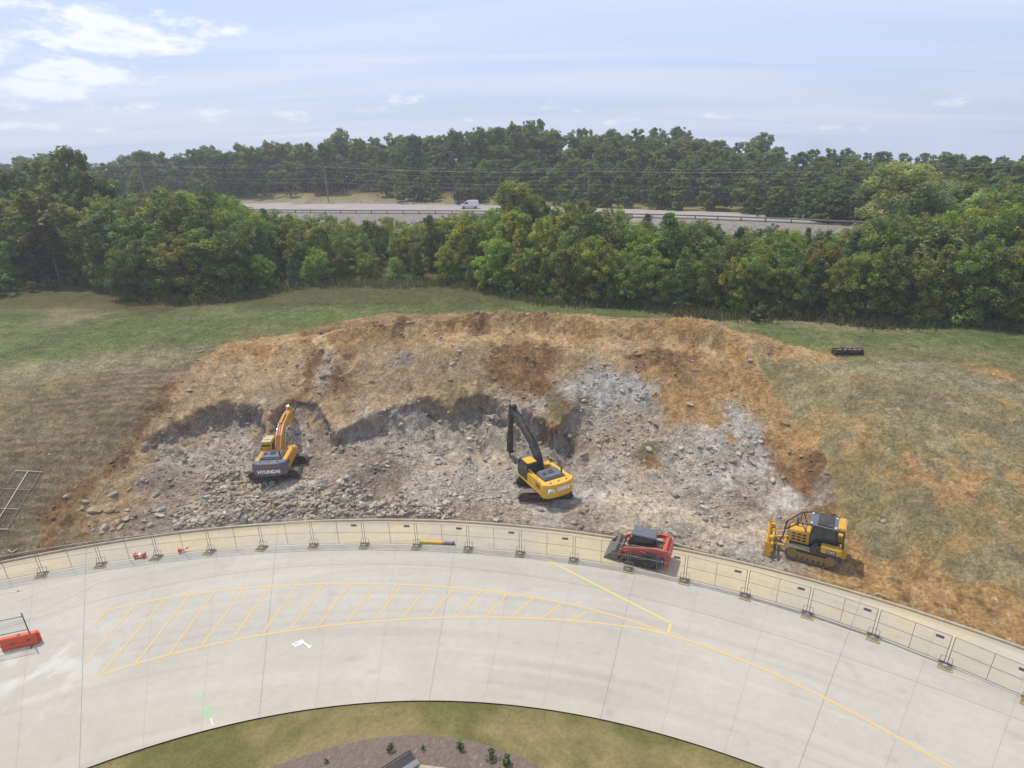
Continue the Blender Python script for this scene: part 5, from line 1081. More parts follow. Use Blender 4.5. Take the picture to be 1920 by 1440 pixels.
tag(fl, 'fence panel lying flat on the mown left bank', 'fence panel')
# orange water barrier with a dark fence section on it
M_ORB = mat('orange_plastic', (.62, .095, .035), .5, noise=.25, nscale=3, dirt=(.45, .12, .07), bump=.05); M_DKH = mat('barrier_recess', (.18, .03, .015), .7)
def barrier(p0, p1, label):
    A, B = np.array(at(*p0)), np.array(at(*p1)); d = B - A; L = np.linalg.norm(d); root = empty('water_barrier', (A[0] + d[0] / 2, A[1] + d[1] / 2, .002), math.atan2(d[1], d[0])); tag(root, label, 'barrier')
    b = MB(); prof = [(-.22, 0), (.22, 0), (.22, .16), (.17, .24), (.17, .70), (.13, .76), (-.13, .76), (-.17, .70), (-.17, .24), (-.22, .16)]; b.prism(prof, -L / 2, L / 2, .02, axis='x'); bb = b.build('barrier_body', M_ORB, root)
    for s in (-1, 1):
        for k in range(4): kn = MB(); kn.tube((s * (L / 2 + .03), 0, .08 + k * .18), (s * (L / 2 + .03), 0, .17 + k * .18), .085, 12); kn.build('knuckle', M_ORB, root)
    for (x, z) in ((-.35, .36), (.45, .40)): r_ = MB(); r_.prism([(x - .12, z - .035), (x + .12, z - .035), (x + .1, z + .035), (x - .1, z + .035)], -.178, -.168); r_.build('forklift_slot', M_DKH, root)
    cp = MB(); cp.tube((0, 0, .755), (0, 0, .77), .085, 12); cp.build('filler_hole', M_DKH, root); return root
barrier((8, 1217), (76, 1202), 'orange water filled barrier at the left edge of the pavement')
pa_, pb_ = np.array(at(63, 1206)), np.array(at(-80, 1238)); d = pb_ - pa_; L = np.linalg.norm(d); root = empty('dark_fence_section', tuple(pa_), math.atan2(d[1], d[0])); tag(root, 'dark framed chain link section standing in front of the orange barrier', 'fence section')
f = MB(); f.tube((0, 0, 0), (0, 0, 2.25), .032, 8); f.build('end_post', M_DKTUBE, root); f = MB(); f.tube((L, 0, 0), (L, 0, 2.25), .032, 8); f.build('end_post', M_DKTUBE, root)
for z in (.22, 1.05, 2.02): f = MB(); f.tube((0, 0, z), (L, 0, z), .022, 8); f.build('rail', M_DKTUBE, root)
w = MB(); wire_mesh(w, 0, L, .95, 2.02, .06); w.build('chain_link_mesh', M_WIRE, root); st = MB(); st.tube((0, -.45, .03), (0, .45, .03), .025, 6); st.build('foot_bar', M_DKTUBE, root)
# yellow sleeve and grey pipe lying by the fence; pale pole by the curb; flattened cones
a, b = at(787, 1018.5), at(852, 1021); root = empty('bollard_sleeve', (0, 0, 0)); v = (b - a); tag(root, 'yellow bollard sleeve with a grey end lying at the foot of the fence', 'bollard'); z_ = Vector((0, 0, .13))
t_ = MB(); t_.tube(Vector(a) + z_, Vector(a + v * .70) + z_, .12, 14); t_.build('yellow_sleeve', mat('yellow_plastic', (.80, .52, .03), .45, noise=.2, nscale=4), root, smooth=True)
t_ = MB(); t_.tube(Vector(a + v * .70) + z_, Vector(b) + z_, .115, 14); t_.build('grey_pipe', mat('grey_pipe_paint', (.27, .25, .25), .6, noise=.3), root, smooth=True)
ring = MB(); ring.tube(Vector(a + v * .96) + z_, Vector(b) + z_, .122, 14); ring.build('end_ring', M_DKTUBE, root)
M_WOOD = mat('bleached_wood', tuple(lin(214, 196, 160, .85)), .8, noise=.2); a, b = at(1259, 1017, .2), at(1330, 1036, .2); s = MB(); s.tube(a, b, .05, 7, r2=.035); s.tube(Vector(a) * .55 + Vector(b) * .45, Vector(a) * .5 + Vector(b) * .5 + Vector((0, .2, .08)), .02, 6); tag(s.build('wooden_pole', M_WOOD), 'long pale wooden pole lying along the curb behind the red loader', 'pole')
a, b = at(1645, 1112, .2), at(1668, 1120, .2); s = MB(); s.tube(a, b, .035, 7, r2=.02); s.tube(a, Vector(a) + Vector((-.35, -.12, .02)), .03, 6); tag(s.build('broken_stake', M_WOOD), 'short broken wooden stake on the curb at right', 'stake')
a, b = at(390, 1003, 0), (0, 0, 0)
a, b = hit(382, 658), hit(374, 661); s = MB(); s.tube(a + [0, 0, .05], b + [0, 0, .08], .05, 6); s.tube(b + [0, 0, .08], b + [-.25, .05, .06], .035, 6); tag(s.build('wooden_stick', M_WOOD), 'pale stick lying at the top left edge of the dug ground', 'stick')
s = MB()
for q0, q1 in (((16, 1033), (22, 1037)), ((25, 1036), (34, 1030))): s.tube(hit(*q0) + [0, 0, .07], hit(*q1) + [0, 0, .07], .06, 6, r2=.03)
s.tube(hit(22, 1037) + [0, 0, .07], hit(25, 1036) + [0, 0, .07], .03, 6); tag(s.build('scrap_branch', M_WOOD), 'pale scrap branch on the bank at the far left above the curb', 'branch')
M_CONE = mat('orange_cone_plastic', (.72, .13, .06), .5); M_CONEW = mat('white_cone_band', (.78, .77, .74), .5)
def cone(px, py, rz, label):
    h = at(px, py, 0); root = empty('fallen_cone', (h[0], h[1], .17), rz); tag(root, label, 'traffic cone', 'knocked over traffic cones'); root.rotation_euler = (0, R(82), rz)
    b = MB(); b.box(-.18, .18, -.18, .18, 0, .035, .01); b.build('cone_base', M_CONE, root)
    for z0, z1, r0, r1, m, n in ((.03, .28, .14, .095, M_CONE, 'cone_body'), (.28, .46, .095, .065, M_CONEW, 'white_band'), (.46, .72, .065, .025, M_CONE, 'cone_tip')): c = MB(); c.tube((0, 0, z0), (0, 0, z1), r0, 14, r2=r1); c.build(n, m, root, smooth=True)
    return root
cone(254, 1046, R(5), 'orange traffic cone lying on its side, leftmost of three by the fence'); cone(272, 1045, R(170), 'orange traffic cone lying tip to tip with the leftmost one'); cone(336, 1036, R(20), 'orange and white traffic cone lying alone by the fence foot')
# soil rake attachment left in the field
h = hit(1588, 664); root = empty('grading_attachment', tuple(h), R(-4)); tag(root, 'dark steel soil grading attachment left in the grass at right', 'attachment'); root.scale = (.98, .9, .72)
b = MB(); b.tube((-1.15, 0, .35), (1.15, 0, .35), .24, 12); b.build('drum', M_BLACK, root); dr_ = MB()
for k in range(30):
    a = k * 2.4; x = -1.1 + k * .076; dr_.tube((x, .22 * math.cos(a), .35 + .22 * math.sin(a)), (x, .32 * math.cos(a), .35 + .32 * math.sin(a)), .025, 5)
dr_.build('drum_teeth', M_STEEL, root)
for s in (-1.28, 1.28): e_ = MB(); e_.prism([(-.5, .02), (.45, .02), (.5, .3), (.3, .78), (-.35, .78), (-.55, .4)], s - .03, s + .03, .01, axis='x'); e_.build('end_plate', M_BLACK, root)
e_ = MB(); e_.box(-1.28, 1.28, .25, .4, .62, .74, .01); e_.box(-1.28, 1.28, -.42, -.30, .60, .70, .01); e_.build('cross_beam', M_BLACK, root); e_ = MB(); e_.box(-.55, .55, .42, .50, .15, .75, .01); e_.box(-.2, .2, -.2, .25, .72, .9, .03); e_.build('hitch_plate', M_STEEL, root)
for k in range(5): s = MB(); s.box(-.9 + k * .45, -.72 + k * .45, -.34, -.1, .70, .80, .02); s.build('soil_clod', M_ROCKT, root)
# bench in the stone bed
pA_, pB_, pC_ = at(716, 1439, .45), at(768, 1406, .45), at(784, 1421, .45); ux = Vector(pB_ - pA_); Lb = 1.5; u = ux.normalized(); v = Vector((u.y, -u.x, 0)); root = empty('slatted_bench', (pB_[0], pB_[1], 0)); rot = math.atan2(-u.y, -u.x); root.rotation_euler = (0, 0, rot); tag(root, 'dark metal slatted bench in the stone bed at the bottom edge', 'bench')
M_BEN = mat('dark_bench_metal', (.03, .032, .038), .6, noise=.2); M_BENF = mat('grey_bench_frame', (.17, .155, .15), .5)
# local x runs back along the bench, local y towards the path
f = MB(); f.box(-.02, 1.9, -.0, .03, .42, .47); f.box(-.02, 1.9, .56, .59, .42, .47); f.box(-.03, .0, 0, .59, .42, .47); f.box(1.88, 1.91, 0, .59, .42, .47); f.build('seat_frame', M_BEN, root); f = MB(); f.box(.0, 1.88, .03, .56, .30, .33); f.build('dark_gap_sheet', M_BLACK, root)  # dark sheet added beneath the slats so the gaps look shaded
for k in range(20): s = MB(); s.box(.02 + k * .094, .07 + k * .094, .03, .56, .44, .465); s.build('slat', M_BEN, root)
s = MB(); s.box(-.06, 1.95, .60, .92, .34, .50, .02); s.build('front_ledge', M_BENF, root)
for (x, y) in ((.08, .08), (1.8, .08), (.08, .8), (1.8, .8)): s = MB(); s.box(x - .03, x + .03, y - .03, y + .03, -.07, .42); s.build('leg', M_BEN, root)
# ------------------------------------------------------------------ vegetation
def leaf_mat(name, base, var=.35, trans=.35):
    m = bpy.data.materials.new(name); m.use_nodes = True; nt = m.node_tree; N = nt.nodes; L = nt.links; N.clear()
    out = N.new('ShaderNodeOutputMaterial'); at_ = N.new('ShaderNodeAttribute'); at_.attribute_name = 'Col'; oi = N.new('ShaderNodeObjectInfo')
    vm = N.new('ShaderNodeVectorMath'); vm.operation = 'MULTIPLY'; L.new(at_.outputs['Color'], vm.inputs[0]); L.new(oi.outputs['Color'], vm.inputs[1])
    df = N.new('ShaderNodeBsdfDiffuse'); tr = N.new('ShaderNodeBsdfTranslucent'); L.new(vm.outputs[0], df.inputs[0])
    v2 = N.new('ShaderNodeVectorMath'); v2.operation = 'MULTIPLY'; L.new(vm.outputs[0], v2.inputs[0]); v2.inputs[1].default_value = (1.0, 1.15, .5); L.new(v2.outputs[0], tr.inputs[0])
    mx = N.new('ShaderNodeMixShader'); mx.inputs[0].default_value = .5; L.new(df.outputs[0], mx.inputs[1]); L.new(tr.outputs[0], mx.inputs[2])
    gl = N.new('ShaderNodeBsdfGlossy'); gl.inputs['Roughness'].default_value = .55; gl.inputs['Color'].default_value = (.8, .8, .8, 1)
    m2 = N.new('ShaderNodeMixShader'); m2.inputs[0].default_value = .035; L.new(mx.outputs[0], m2.inputs[1]); L.new(gl.outputs[0], m2.inputs[2]); L.new(m2.outputs[0], out.inputs[0]); return m
M_LEAF = leaf_mat('foliage', None); M_BARK = mat('bark', (.10, .08, .062), .95, noise=.4, nscale=4, bump=.5)
def leaves(rg, centers, radii, tint, per, size, squash=.75, drop=0.0):
    """leaf clumps: per leaf-sized faces round each centre, slightly facing outwards and upwards"""
    P = []; Cc = []
    for c, r, t in zip(centers, radii, tint):
        n = int(per * (r / np.mean(radii)) ** 2); d = rg.normal(size=(n, 3)); d /= np.linalg.norm(d, axis=1)[:, None]; rr = r * rg.uniform(.45, 1.0, n) ** .6
        p = c + d * rr[:, None] * np.array([1, 1, squash]); p[:, 2] -= drop * rg.uniform(0, 1, n) * r; P.append(np.c_[p, d]); Cc.append(np.tile(t, (n, 1)) * rg.uniform(.78, 1.25, (n, 1)))
    P = np.concatenate(P); Cc = np.concatenate(Cc); n = len(P); s = size * rg.uniform(.6, 1.35, n)
    nr = P[:, 3:] * .8 + rg.normal(size=(n, 3)) * .5 + np.array([0, 0, .6]); nr /= np.linalg.norm(nr, axis=1)[:, None]
    u = np.cross(nr, rg.normal(size=(n, 3))); u /= np.linalg.norm(u, axis=1)[:, None]; v = np.cross(nr, u)
    a = P[:, :3] + u * s[:, None]; b = P[:, :3] + v * (s * .62)[:, None]; c = P[:, :3] - u * s[:, None] * .85; d = P[:, :3] - v * (s * .62)[:, None]
    b = b - nr * (s * .25)[:, None]; V = np.stack([a, b, c, d], 1).reshape(-1, 3); F = np.arange(4 * n).reshape(n, 4); return V, F, np.repeat(Cc, 4, 0)
def tree_proto(name, seed, H, Rw, kind, per, size, nclump, base=(.225, .245, .045)):
    """unit crown: H height, Rw crown half width"""
    rg = np.random.default_rng(seed); cs, rs, ts = [], [], []; base = np.array(base)
    h0 = {'bushy': .05, 'tall': .10, 'cedar': .03, 'shrub': .0, 'cotton': .12, 'open': .25}[kind]
    # a few main lobes make the uneven outline
    lobes = []
    nl = {'bushy': 7, 'tall': 8, 'cedar': 1, 'shrub': 4, 'cotton': 9, 'open': 6}[kind]
    for i in range(nl):
        a = rg.uniform(0, 6.28); t = (i + .5) / nl; z = H * (h0 + (1 - h0) * (.18 + .66 * t)); w = math.sin(math.pi * min(1, (.25 + .62 * t))) ** .8; rr = Rw * w * rg.uniform(.25, .62) * (1 if i < nl - 1 else .25)
        lobes.append((np.array([math.cos(a) * rr, math.sin(a) * rr, z]), Rw * rg.uniform(.42, .64) * (.6 + .5 * w)))
    for k in range(nclump):
        if kind == 'cedar':
            z = rg.uniform(.02, 1) ** .9; rad = Rw * (1 - z) ** .75 * rg.uniform(.55, 1.0) + .05; a = rg.uniform(0, 6.28); c = np.array([math.cos(a) * rad, math.sin(a) * rad, H * (.04 + .95 * z)]); r = Rw * (.16 + .16 * (1 - z))
        else:
            lc, lr = lobes[rg.integers(len(lobes))]; d = rg.normal(size=3); d[2] = abs(d[2]) * .9 - .35; d /= np.linalg.norm(d); c = lc + d * lr * rg.uniform(.55, 1.05) * np.array([1, 1, 1.05]); r = lr * rg.uniform(.15, .36)
            if (kind in ('bushy', 'shrub') and k % 4 == 0) or (kind in ('tall', 'cotton') and k % 6 == 0): a = rg.uniform(0, 6.28); c = np.array([math.cos(a) * Rw * rg.uniform(.5, .95), math.sin(a) * Rw * rg.uniform(.5, .95), H * rg.uniform(.04, .35)])
        c[2] = min(max(c[2], r * .5), H * .97); cs.append(c); rs.append(r)
        t = base * rg.uniform(.62, 1.45); t = t * np.array([rg.uniform(.74, 1.14), 1, rg.uniform(.6, 1.1)]); ts.append(t)
    V, F, Cc = leaves(rg, np.array(cs), np.array(rs), np.array(ts), per, size, .95 if kind != 'cedar' else .6, .3 if kind == 'cotton' else .0)
    root = empty(name, (0, 0, 0)); cr = mesh_np('crown', V, F, M_LEAF, root, colors=Cc)
    tb = MB(); tr = {'bushy': .12, 'tall': .22, 'cedar': .1, 'shrub': .04, 'cotton': .3, 'open': .16}[kind] * H / 10
    pts = [Vector((0, 0, -.3)), Vector((rg.uniform(-.1, .1), rg.uniform(-.1, .1), H * .3)), Vector((rg.uniform(-.3, .3), rg.uniform(-.3, .3), H * .6)), Vector((0, 0, H * .85))]
    for i in range(3): tb.tube(pts[i], pts[i + 1], tr * (1 - .3 * i), 7, r2=tr * (.7 - .3 * i) + .01)
    for i in range(7 if kind != 'shrub' else 3):
        q = pts[1].lerp(pts[3], rg.uniform(0, .7)) if kind != 'bushy' else pts[0].lerp(pts[3], rg.uniform(.1, .7)); c = Vector(cs[rg.integers(len(cs))]); tb.tube(q, q.lerp(c, .9), tr * .42, 5, r2=tr * .12)
    tb.build('trunk' if kind != 'shrub' else 'stem', M_BARK, root); return root
protos = {
 'bushy': [tree_proto('bushy_tree', 10 + i, 9, 3.4, 'bushy', 84, .12, 175) for i in range(4)],
 'cedar': [tree_proto('cedar_tree', 30 + i, 8, 2.0, 'cedar', 50, .13, 120, (.125, .155, .042)) for i in range(2)],
 'tall': [tree_proto('tall_tree', 50 + i, 17, 4.9, 'tall', 62, .25, 165, (.17, .195, .042)) for i in range(5)],
 'slim': [tree_proto('slender_tree', 60 + i, 17, 3.4, 'tall', 60, .24, 130, (.18, .20, .042)) for i in range(2)],
 'cotton': [tree_proto('cottonwood_tree', 70, 16, 6.2, 'cotton', 120, .155, 240, (.215, .235, .11))],
 'open': [tree_proto('open_tree', 80 + i, 11, 3.3, 'open', 50, .19, 100, (.155, .18, .05)) for i in range(2)],
 'shrub': [tree_proto('shrub', 90 + i, 2.4, 1.6, 'shrub', 60, .12, 40, (.11, .15, .045)) for i in range(2)]}
fresh = {id(p): True for L_ in protos.values() for p in L_}
tints = {'pale': (1.5, 1.42, 1.4), 'green': (1.0, 1.0, 1.0), 'yellow': (1.4, 1.22, .75), 'gold': (1.7, 1.3, .7), 'dark': (.72, .76, .85), 'bright': (1.15, 1.32, .9), 'rusty': (1.35, 1.0, .8), 'grey': (1.15, 1.05, 1.35), 'olive': (1.15, 1.02, .85)}
tname = {'pale': 'pale green', 'green': 'mid green', 'yellow': 'yellow green', 'gold': 'golden yellow', 'dark': 'dark green', 'bright': 'bright green', 'rusty': 'rusty olive', 'grey': 'grey green', 'olive': 'olive green'}
def plant(kind, x, y, h, tint, label, cat='tree', group=None, wk=1.0, z=None):
    p = random.choice(protos[kind]); o = p if fresh[id(p)] else copy_tree(p); fresh[id(p)] = False
    Hn = {'bushy': 9, 'cedar': 8, 'tall': 17, 'slim': 17, 'cotton': 16, 'open': 11, 'shrub': 2.4}[kind]; s = h / Hn
    o.location = (x, y, zat(x, y) if z is None else z); o.rotation_euler = (0, 0, random.uniform(0, 6.28)); ww = s * wk; o.scale = (ww, ww * random.uniform(.9, 1.1), s)
    t = tints[tint]; j = random.uniform(.85, 1.15)
    for ch in o.children: ch.color = (t[0] * j * random.uniform(.93, 1.07), t[1] * j, t[2] * j, 1)
    tag(o, label, cat, group); return o
def zray(px_col, py, x, y):
    """height at which the sight line through picture height py passes over plan point x,y"""
    d = math.hypot(x, y); r = ray(px_col, py); return CAM_H + r[2] * d / math.hypot(r[0], r[1])
def pxof(x, y, z): return project([x, y, z])[0]
# front edge of the tree belt (foot of the trees) and the height its tops reach in the picture
front = [(-80, 548), (0, 540), (60, 532), (120, 522), (175, 520), (200, 545), (250, 562), (300, 563), (360, 560), (430, 556), (500, 549), (560, 540), (620, 532), (680, 526), (740, 528), (820, 532), (900, 541), (960, 553), (1040, 562), (1120, 570), (1200, 577), (1280, 583), (1360, 590), (1440, 594), (1520, 598), (1600, 602), (1700, 606), (1800, 609), (1900, 613), (2000, 618)]
env = [(-100, 300), (0, 322), (60, 330), (130, 330), (200, 345), (260, 352), (330, 345), (400, 350), (450, 356), (490, 380), (520, 396), (600, 398), (700, 402), (760, 398), (840, 396), (900, 392), (930, 385), (1020, 388), (1060, 368), (1110, 376), (1160, 392), (1230, 396), (1320, 410), (1360, 428), (1420, 412), (1480, 412), (1540, 420), (1600, 425), (1640, 392), (1700, 380), (1800, 372), (1860, 355), (1900, 345), (2050, 340)]
ex, ey = zip(*env); fxp, fyp = zip(*front)
fr_list = []; px = -60
while px < 1990:
    fr_list.append(px); px += random.uniform(38, 56)
rowpts = []; label_i = 0
def envelope(px_): return float(np.interp(px_, ex, ey)) + 5
front_trees = []
for px in fr_list:
    py = np.interp(px, fxp, fyp) - 3; h = hit(px, py); tq = polar(h[:2]); x, y = h[0], h[1] + 1.2
    top = envelope(px) + random.uniform(45, 95); ztop = zray(px, top, x, y); H = min(max(ztop - h[2], 3.2), 8.5); front_trees.append((px, x, y, H))
vis = [f for f in front_trees if -20 < f[0] < 1940]
fr_t = ['green', 'dark', 'yellow', 'green', 'olive', 'green', 'bright', 'dark', 'olive']
marks = [(100, 'at the far left'), (330, 'in the big left clump'), (480, 'at the left clump edge'), (640, 'above the left excavator'), (800, 'left of the field corner'), (1000, 'above the hammer excavator'), (1180, 'above the red loader'), (1360, 'above the berm end'), (1520, 'above the bulldozer'), (1640, 'above the grading attachment'), (1780, 'under the tall pale tree'), (2000, 'at the right edge')]
ordw = lambda n: order_[n] if n < len(order_) else 'thirtieth'
n_of = {}
for i, (px, x, y, H) in enumerate(front_trees):
    t = 'gold' if 1740 < px < 1800 else ('bright' if 470 < px < 520 else random.choice(fr_t)); k = 'cedar' if (i % 5 == 3 and H > 3.5) else 'bushy'
    mk_ = next((m for lim, m in marks if px <= lim), marks[-1][1]); key = (mk_); n_of[key] = n_of.get(key, 0) + 1
    plant(k, x, y, H, t, '%s %s in the front row %s' % (tname[t], 'cedar' if k == 'cedar' else 'bushy tree', mk_), 'tree', 'trees in the front row of the belt', wk=random.uniform(.95, 1.3))
# rows behind
cnt = 0; pts_ = []
for row in range(1, 9):
    px = -140 + random.uniform(0, 40)
    while px < 2080:
        py = np.interp(px, fxp, fyp); h = hit(px, py); dist = 2.6 + row * 4.0 + random.uniform(-1.3, 1.3); dr = np.array(h[:2]) / np.linalg.norm(h[:2]); x, y = h[0] + dr[0] * dist, h[1] + dr[1] * dist + 1
        ns_ = np.interp(x, hx, hn)
        if y < ns_ - 9.5:
            g = zat(x, y); q = pxof(x, y, g + 5); e = envelope(q[0]) + random.uniform(-4, 26) * (1 if row > 2 else 2.0); zt = zray(q[0], e, x, y); H = zt - g
            if H > 2.2: pts_.append((x, y, min(H, 12.5), row))
        px += random.uniform(56, 82) * (1 - .02 * row)
for x, y, H, row in pts_:
    k = random.choices(['bushy', 'cedar', 'open'], [7, 1.4, 1.6])[0]
    t = random.choice(['green', 'green', 'yellow', 'olive', 'bright', 'dark', 'olive', 'yellow', 'rusty' if random.random() < .5 else 'green'])
    plant(k, x, y, H, t, '%s %s %s %s' % (tname[t], {'bushy': 'bushy tree', 'cedar': 'pointed cedar', 'open': 'loose tree'}[k], ['in the second row', 'in the third row', 'in the fourth row', 'deep in the belt'][min(row - 1, 3)], next((m for lim, m in marks if pxof(x, y, 10)[0] <= lim), marks[-1][1])), 'tree', 'trees in the middle of the belt', wk=random.uniform(.95, 1.35) * (1.25 if H < 5 else 1))
print('belt trees', len(front_trees), len(pts_))
# trees that stand out
def at_dist(px, D):
    r = ray(px, 400); k = D / r[1]; return r[0] * k, D
def special(kind, px, D, top, tint, label, wk=1.0):
    x, y = at_dist(px, D); g = zat(x, y); H = zray(px, top, x, y) - g; q = pxof(x, y, g + H); x2, _ = at_dist(px + (px - q[0]), D); return plant(kind, x2, y, H, tint, label, 'tree', None, wk, z=g)
special('cotton', 1702, 86, 288, 'pale', 'huge pale green cottonwood towering over the belt at right', 1.45)
special('cotton', 1868, 80, 348, 'pale', 'pale green cottonwood at the right edge, lower than its tall neighbour', 1.3)
special('cotton', 1935, 90, 338, 'olive', 'pale cottonwood cut by the right picture edge', 1.0)
special('cotton', 962, 90, 327, 'yellow', 'bright yellow green tree rising in front of the highway right of the van', 1.1)
special('open', 1012, 92, 362, 'yellow', 'smaller yellow green tree leaning against the bright one by the highway', 1.0)
special('tall', 112, 104, 262, 'olive', 'tall olive tree with a rounded top at the far left', .95)
special('tall', 55, 108, 278, 'green', 'tall mid green tree left of the tall olive one', .9)
special('tall', 150, 98, 300, 'dark', 'tall dark tree right below the tall olive one', .9)
special('open', 196, 100, 318, 'grey', 'pale loose tree right of the tall dark one at left', 1.1)
special('tall', 10, 100, 305, 'dark', 'dark tree cut by the left picture edge', .9)
special('open', 60, 88, 352, 'rusty', 'rusty olive tree low at the far left', 1.4)
special('open', 385, 96, 345, 'grey', 'thin grey green tree with a bare trunk above the clump', .9)
special('cotton', 1800, 92, 330, 'grey', 'grey green tree between the two pale cottonwoods', .9)
special('bushy', 418, 92, 356, 'bright', 'bright green rounded tree at the top right of the clump', .8)
# bushes along the field edge
for px, py, h, t, lb in ((12, 552, 2.6, 'bright', 'bright green bush at the left edge of the field'), (66, 546, 1.3, 'grey', 'small grey shrub right of the bright bush at left'), (150, 534, 1.8, 'yellow', 'yellowish shrub in the gap of the left tree line'), (178, 532, 2.2, 'yellow', 'larger yellowish shrub beside the big left clump'), (105, 543, 1.5, 'olive', 'olive shrub between the grey one and the gap'),
                         (1432, 602, 1.8, 'olive', 'olive bush at the foot of the right trees'), (1010, 562, 1.1, 'bright', 'low bright weeds bush at the field corner'), (950, 556, 1.4, 'bright', 'leafy green weed clump at the centre tree line'), (1080, 570, 1.0, 'grey', 'grey weed clump right of the centre one')):
    q = hit(px, py); plant('shrub', q[0], q[1], h, t, lb, 'bush', None, 1.3)
# small planted shrubs in the stone bed
for px, py, h, t, lb in ((732, 1406, .55, 'grey', 'small grey green shrub above the bench'), (862, 1402, .6, 'olive', 'sparse shrub at the top of the stone bed'), (920, 1421, .7, 'yellow', 'yellow green shrub right of the sparse one in the bed'), (945, 1438, .8, 'yellow', 'yellow green shrub at the bottom right of the bed'), (612, 1430, .3, 'dark', 'tiny dark weed in the left of the bed'), (795, 1404, .35, 'grey', 'tiny twiggy plant in the middle of the bed')):
    q = at(px, py, -.06); plant('shrub', q[0], q[1], h * .72, t, lb, 'shrub', None, .8, z=-.06)
# forest beyond the highway
sky_l = [(-120, 300), (0, 298), (60, 290), (110, 285), (160, 290), (200, 289), (240, 293), (315, 270), (355, 281), (405, 263), (440, 276), (500, 259), (560, 256), (600, 263), (650, 239), (700, 256), (750, 241), (800, 246), (850, 236), (890, 233), (940, 231), (990, 218), (1040, 233), (1080, 236), (1130, 239), (1200, 233), (1250, 236), (1280, 243), (1320, 256), (1360, 261), (1410, 251), (1440, 263), (1475, 291), (1510, 279), (1560, 281), (1620, 289), (1700, 291), (1780, 289), (1850, 291), (1900, 284), (2050, 288)]
sx, sy = zip(*sky_l); nfor = 0
ftint = ['dark', 'green', 'green', 'dark', 'olive', 'green', 'grey', 'olive']
fmk = [(150, 'at the far left'), (330, 'behind the leftmost pole'), (520, 'left of the bare verge'), (700, 'behind the second pole'), (840, 'left of the van'), (930, 'right above the van'), (1080, 'behind the bright tree'), (1200, 'at the third pole'), (1350, 'right of the ridge top'), (1480, 'where the ridge ends'), (1640, 'left of the tall cottonwood'), (9999, 'behind the cottonwoods at right')]
def forest(px, D, top, lb, grp, wk=1.0, tint=None):
    global nfor
    x, y = at_dist(px, D); g = zat(x, y); H = zray(px, top, x, y) - g
    if H < 5: return
    H = min(H, 27); t = tint or random.choices(ftint + ['yellow', 'gold'], [5, 5, 5, 4, 4, 4, 2, 4, 2.0, .35])[0]; k = random.choice(['tall', 'tall', 'slim']); lb = '%s %s %s' % (tname[t], lb, next(m for lim, m in fmk if px <= lim))
    plant(k, x, y, H, t, lb, 'tree', grp, wk * (1.15 if H < 14 else 1) * min(1.25, 19 / H), z=g); nfor += 1
names_sky = 0
px = -110
while px < 2040:   # skyline trees
    D = 196 + random.uniform(-12, 22); forest(px, D, np.interp(px, sx, sy) + random.uniform(-5, 7) - (6 if px > 1450 else 0), 'skyline tree of the forest', 'trees along the forest skyline', random.uniform(.9, 1.15)); px += random.uniform(28, 44)
px = -90
while px < 2040:
    D = 216 + random.uniform(-6, 14); forest(px, D, np.interp(px, sx, sy) + random.uniform(4, 16), 'back skyline tree of the forest', 'trees along the forest skyline', 1.2); px += random.uniform(38, 54)
for row in range(8):
    px = -130 + random.uniform(0, 30); ff_ = .5
    while px < 2060:
        x, _ = at_dist(px, 150); D0 = float(np.interp(x, hx, hf)) + (5.5 if px > 740 else 12) ; D = D0 + row * 6.6 + random.uniform(-2.5, 2.5)
        base_ = np.interp(px, sx, sy); hh = 372 - (372 - base_) * (.34 + .09 * row) + random.uniform(-12, 10)
        if row == 0: hh = (345 if px < 740 else 352) + random.uniform(-28, 8)
        forest(px, D, hh, 'tree %s, ' % ('at the forest foot' if row < 2 else 'mid forest' if row < 5 else 'high in the forest'), 'trees of the forest beyond the highway', random.uniform(.85, 1.2)); px += random.uniform(46, 68)
print('forest', nfor)
# scrub at the forest foot
for i in range(46):
    px = random.uniform(740, 1640); x, _ = at_dist(px, 150); D = float(np.interp(x, hx, hf)) + random.uniform(2, 6); x, y = at_dist(px, D); plant('shrub', x, y, random.uniform(2.0, 4.2), random.choice(['rusty', 'olive', 'green', 'yellow', 'dark']), '%s scrub bush beyond the highway, %s' % (random.choice(['low', 'round', 'ragged', 'spreading']), next(m for lim, m in fmk if px <= lim)), 'bush', 'scrub bushes at the forest edge', 1.3)
for p_, L_ in [(p_, L_) for L_ in protos.values() for p_ in L_]:
    if fresh[id(p_)]: 
        for c_ in list(p_.children): bpy.data.objects.remove(c_)
        bpy.data.objects.remove(p_)
# grass blades and tall weeds: uncountable ground cover
def blades(name, X, Y, Z, hgt, w, colr, seed):
    rg = np.random.default_rng(seed); n = len(X); a = rg.uniform(0, 6.28, n); l = rg.normal(size=(n, 2)) * .35 * hgt[:, None]; u = np.stack([np.cos(a), np.sin(a), 0 * a], 1) * (w * rg.uniform(.6, 1.4, n))[:, None]; P = np.stack([X, Y, Z], 1)
    V = np.stack([P - u, P + u, P + np.c_[l, hgt]], 1).reshape(-1, 3); F = np.arange(3 * n).reshape(n, 3); return mesh_np(name, V, F, M_LEAF, colors=np.repeat(colr * rg.uniform(.7, 1.35, (n, 1)), 3, 0))
def field_pts(n, x0, x1, y0, y1, seed, test):
    rg = np.random.default_rng(seed); X = rg.uniform(x0, x1, n); Y = rg.uniform(y0, y1, n); i = np.clip(np.searchsorted(XS, X), 0, nxg - 1); j = np.clip(np.searchsorted(YS, Y), 0, nyg - 1); q = j * nxg + i; k = test(q, X, Y, rg); return X[k], Y[k], q[k], rg
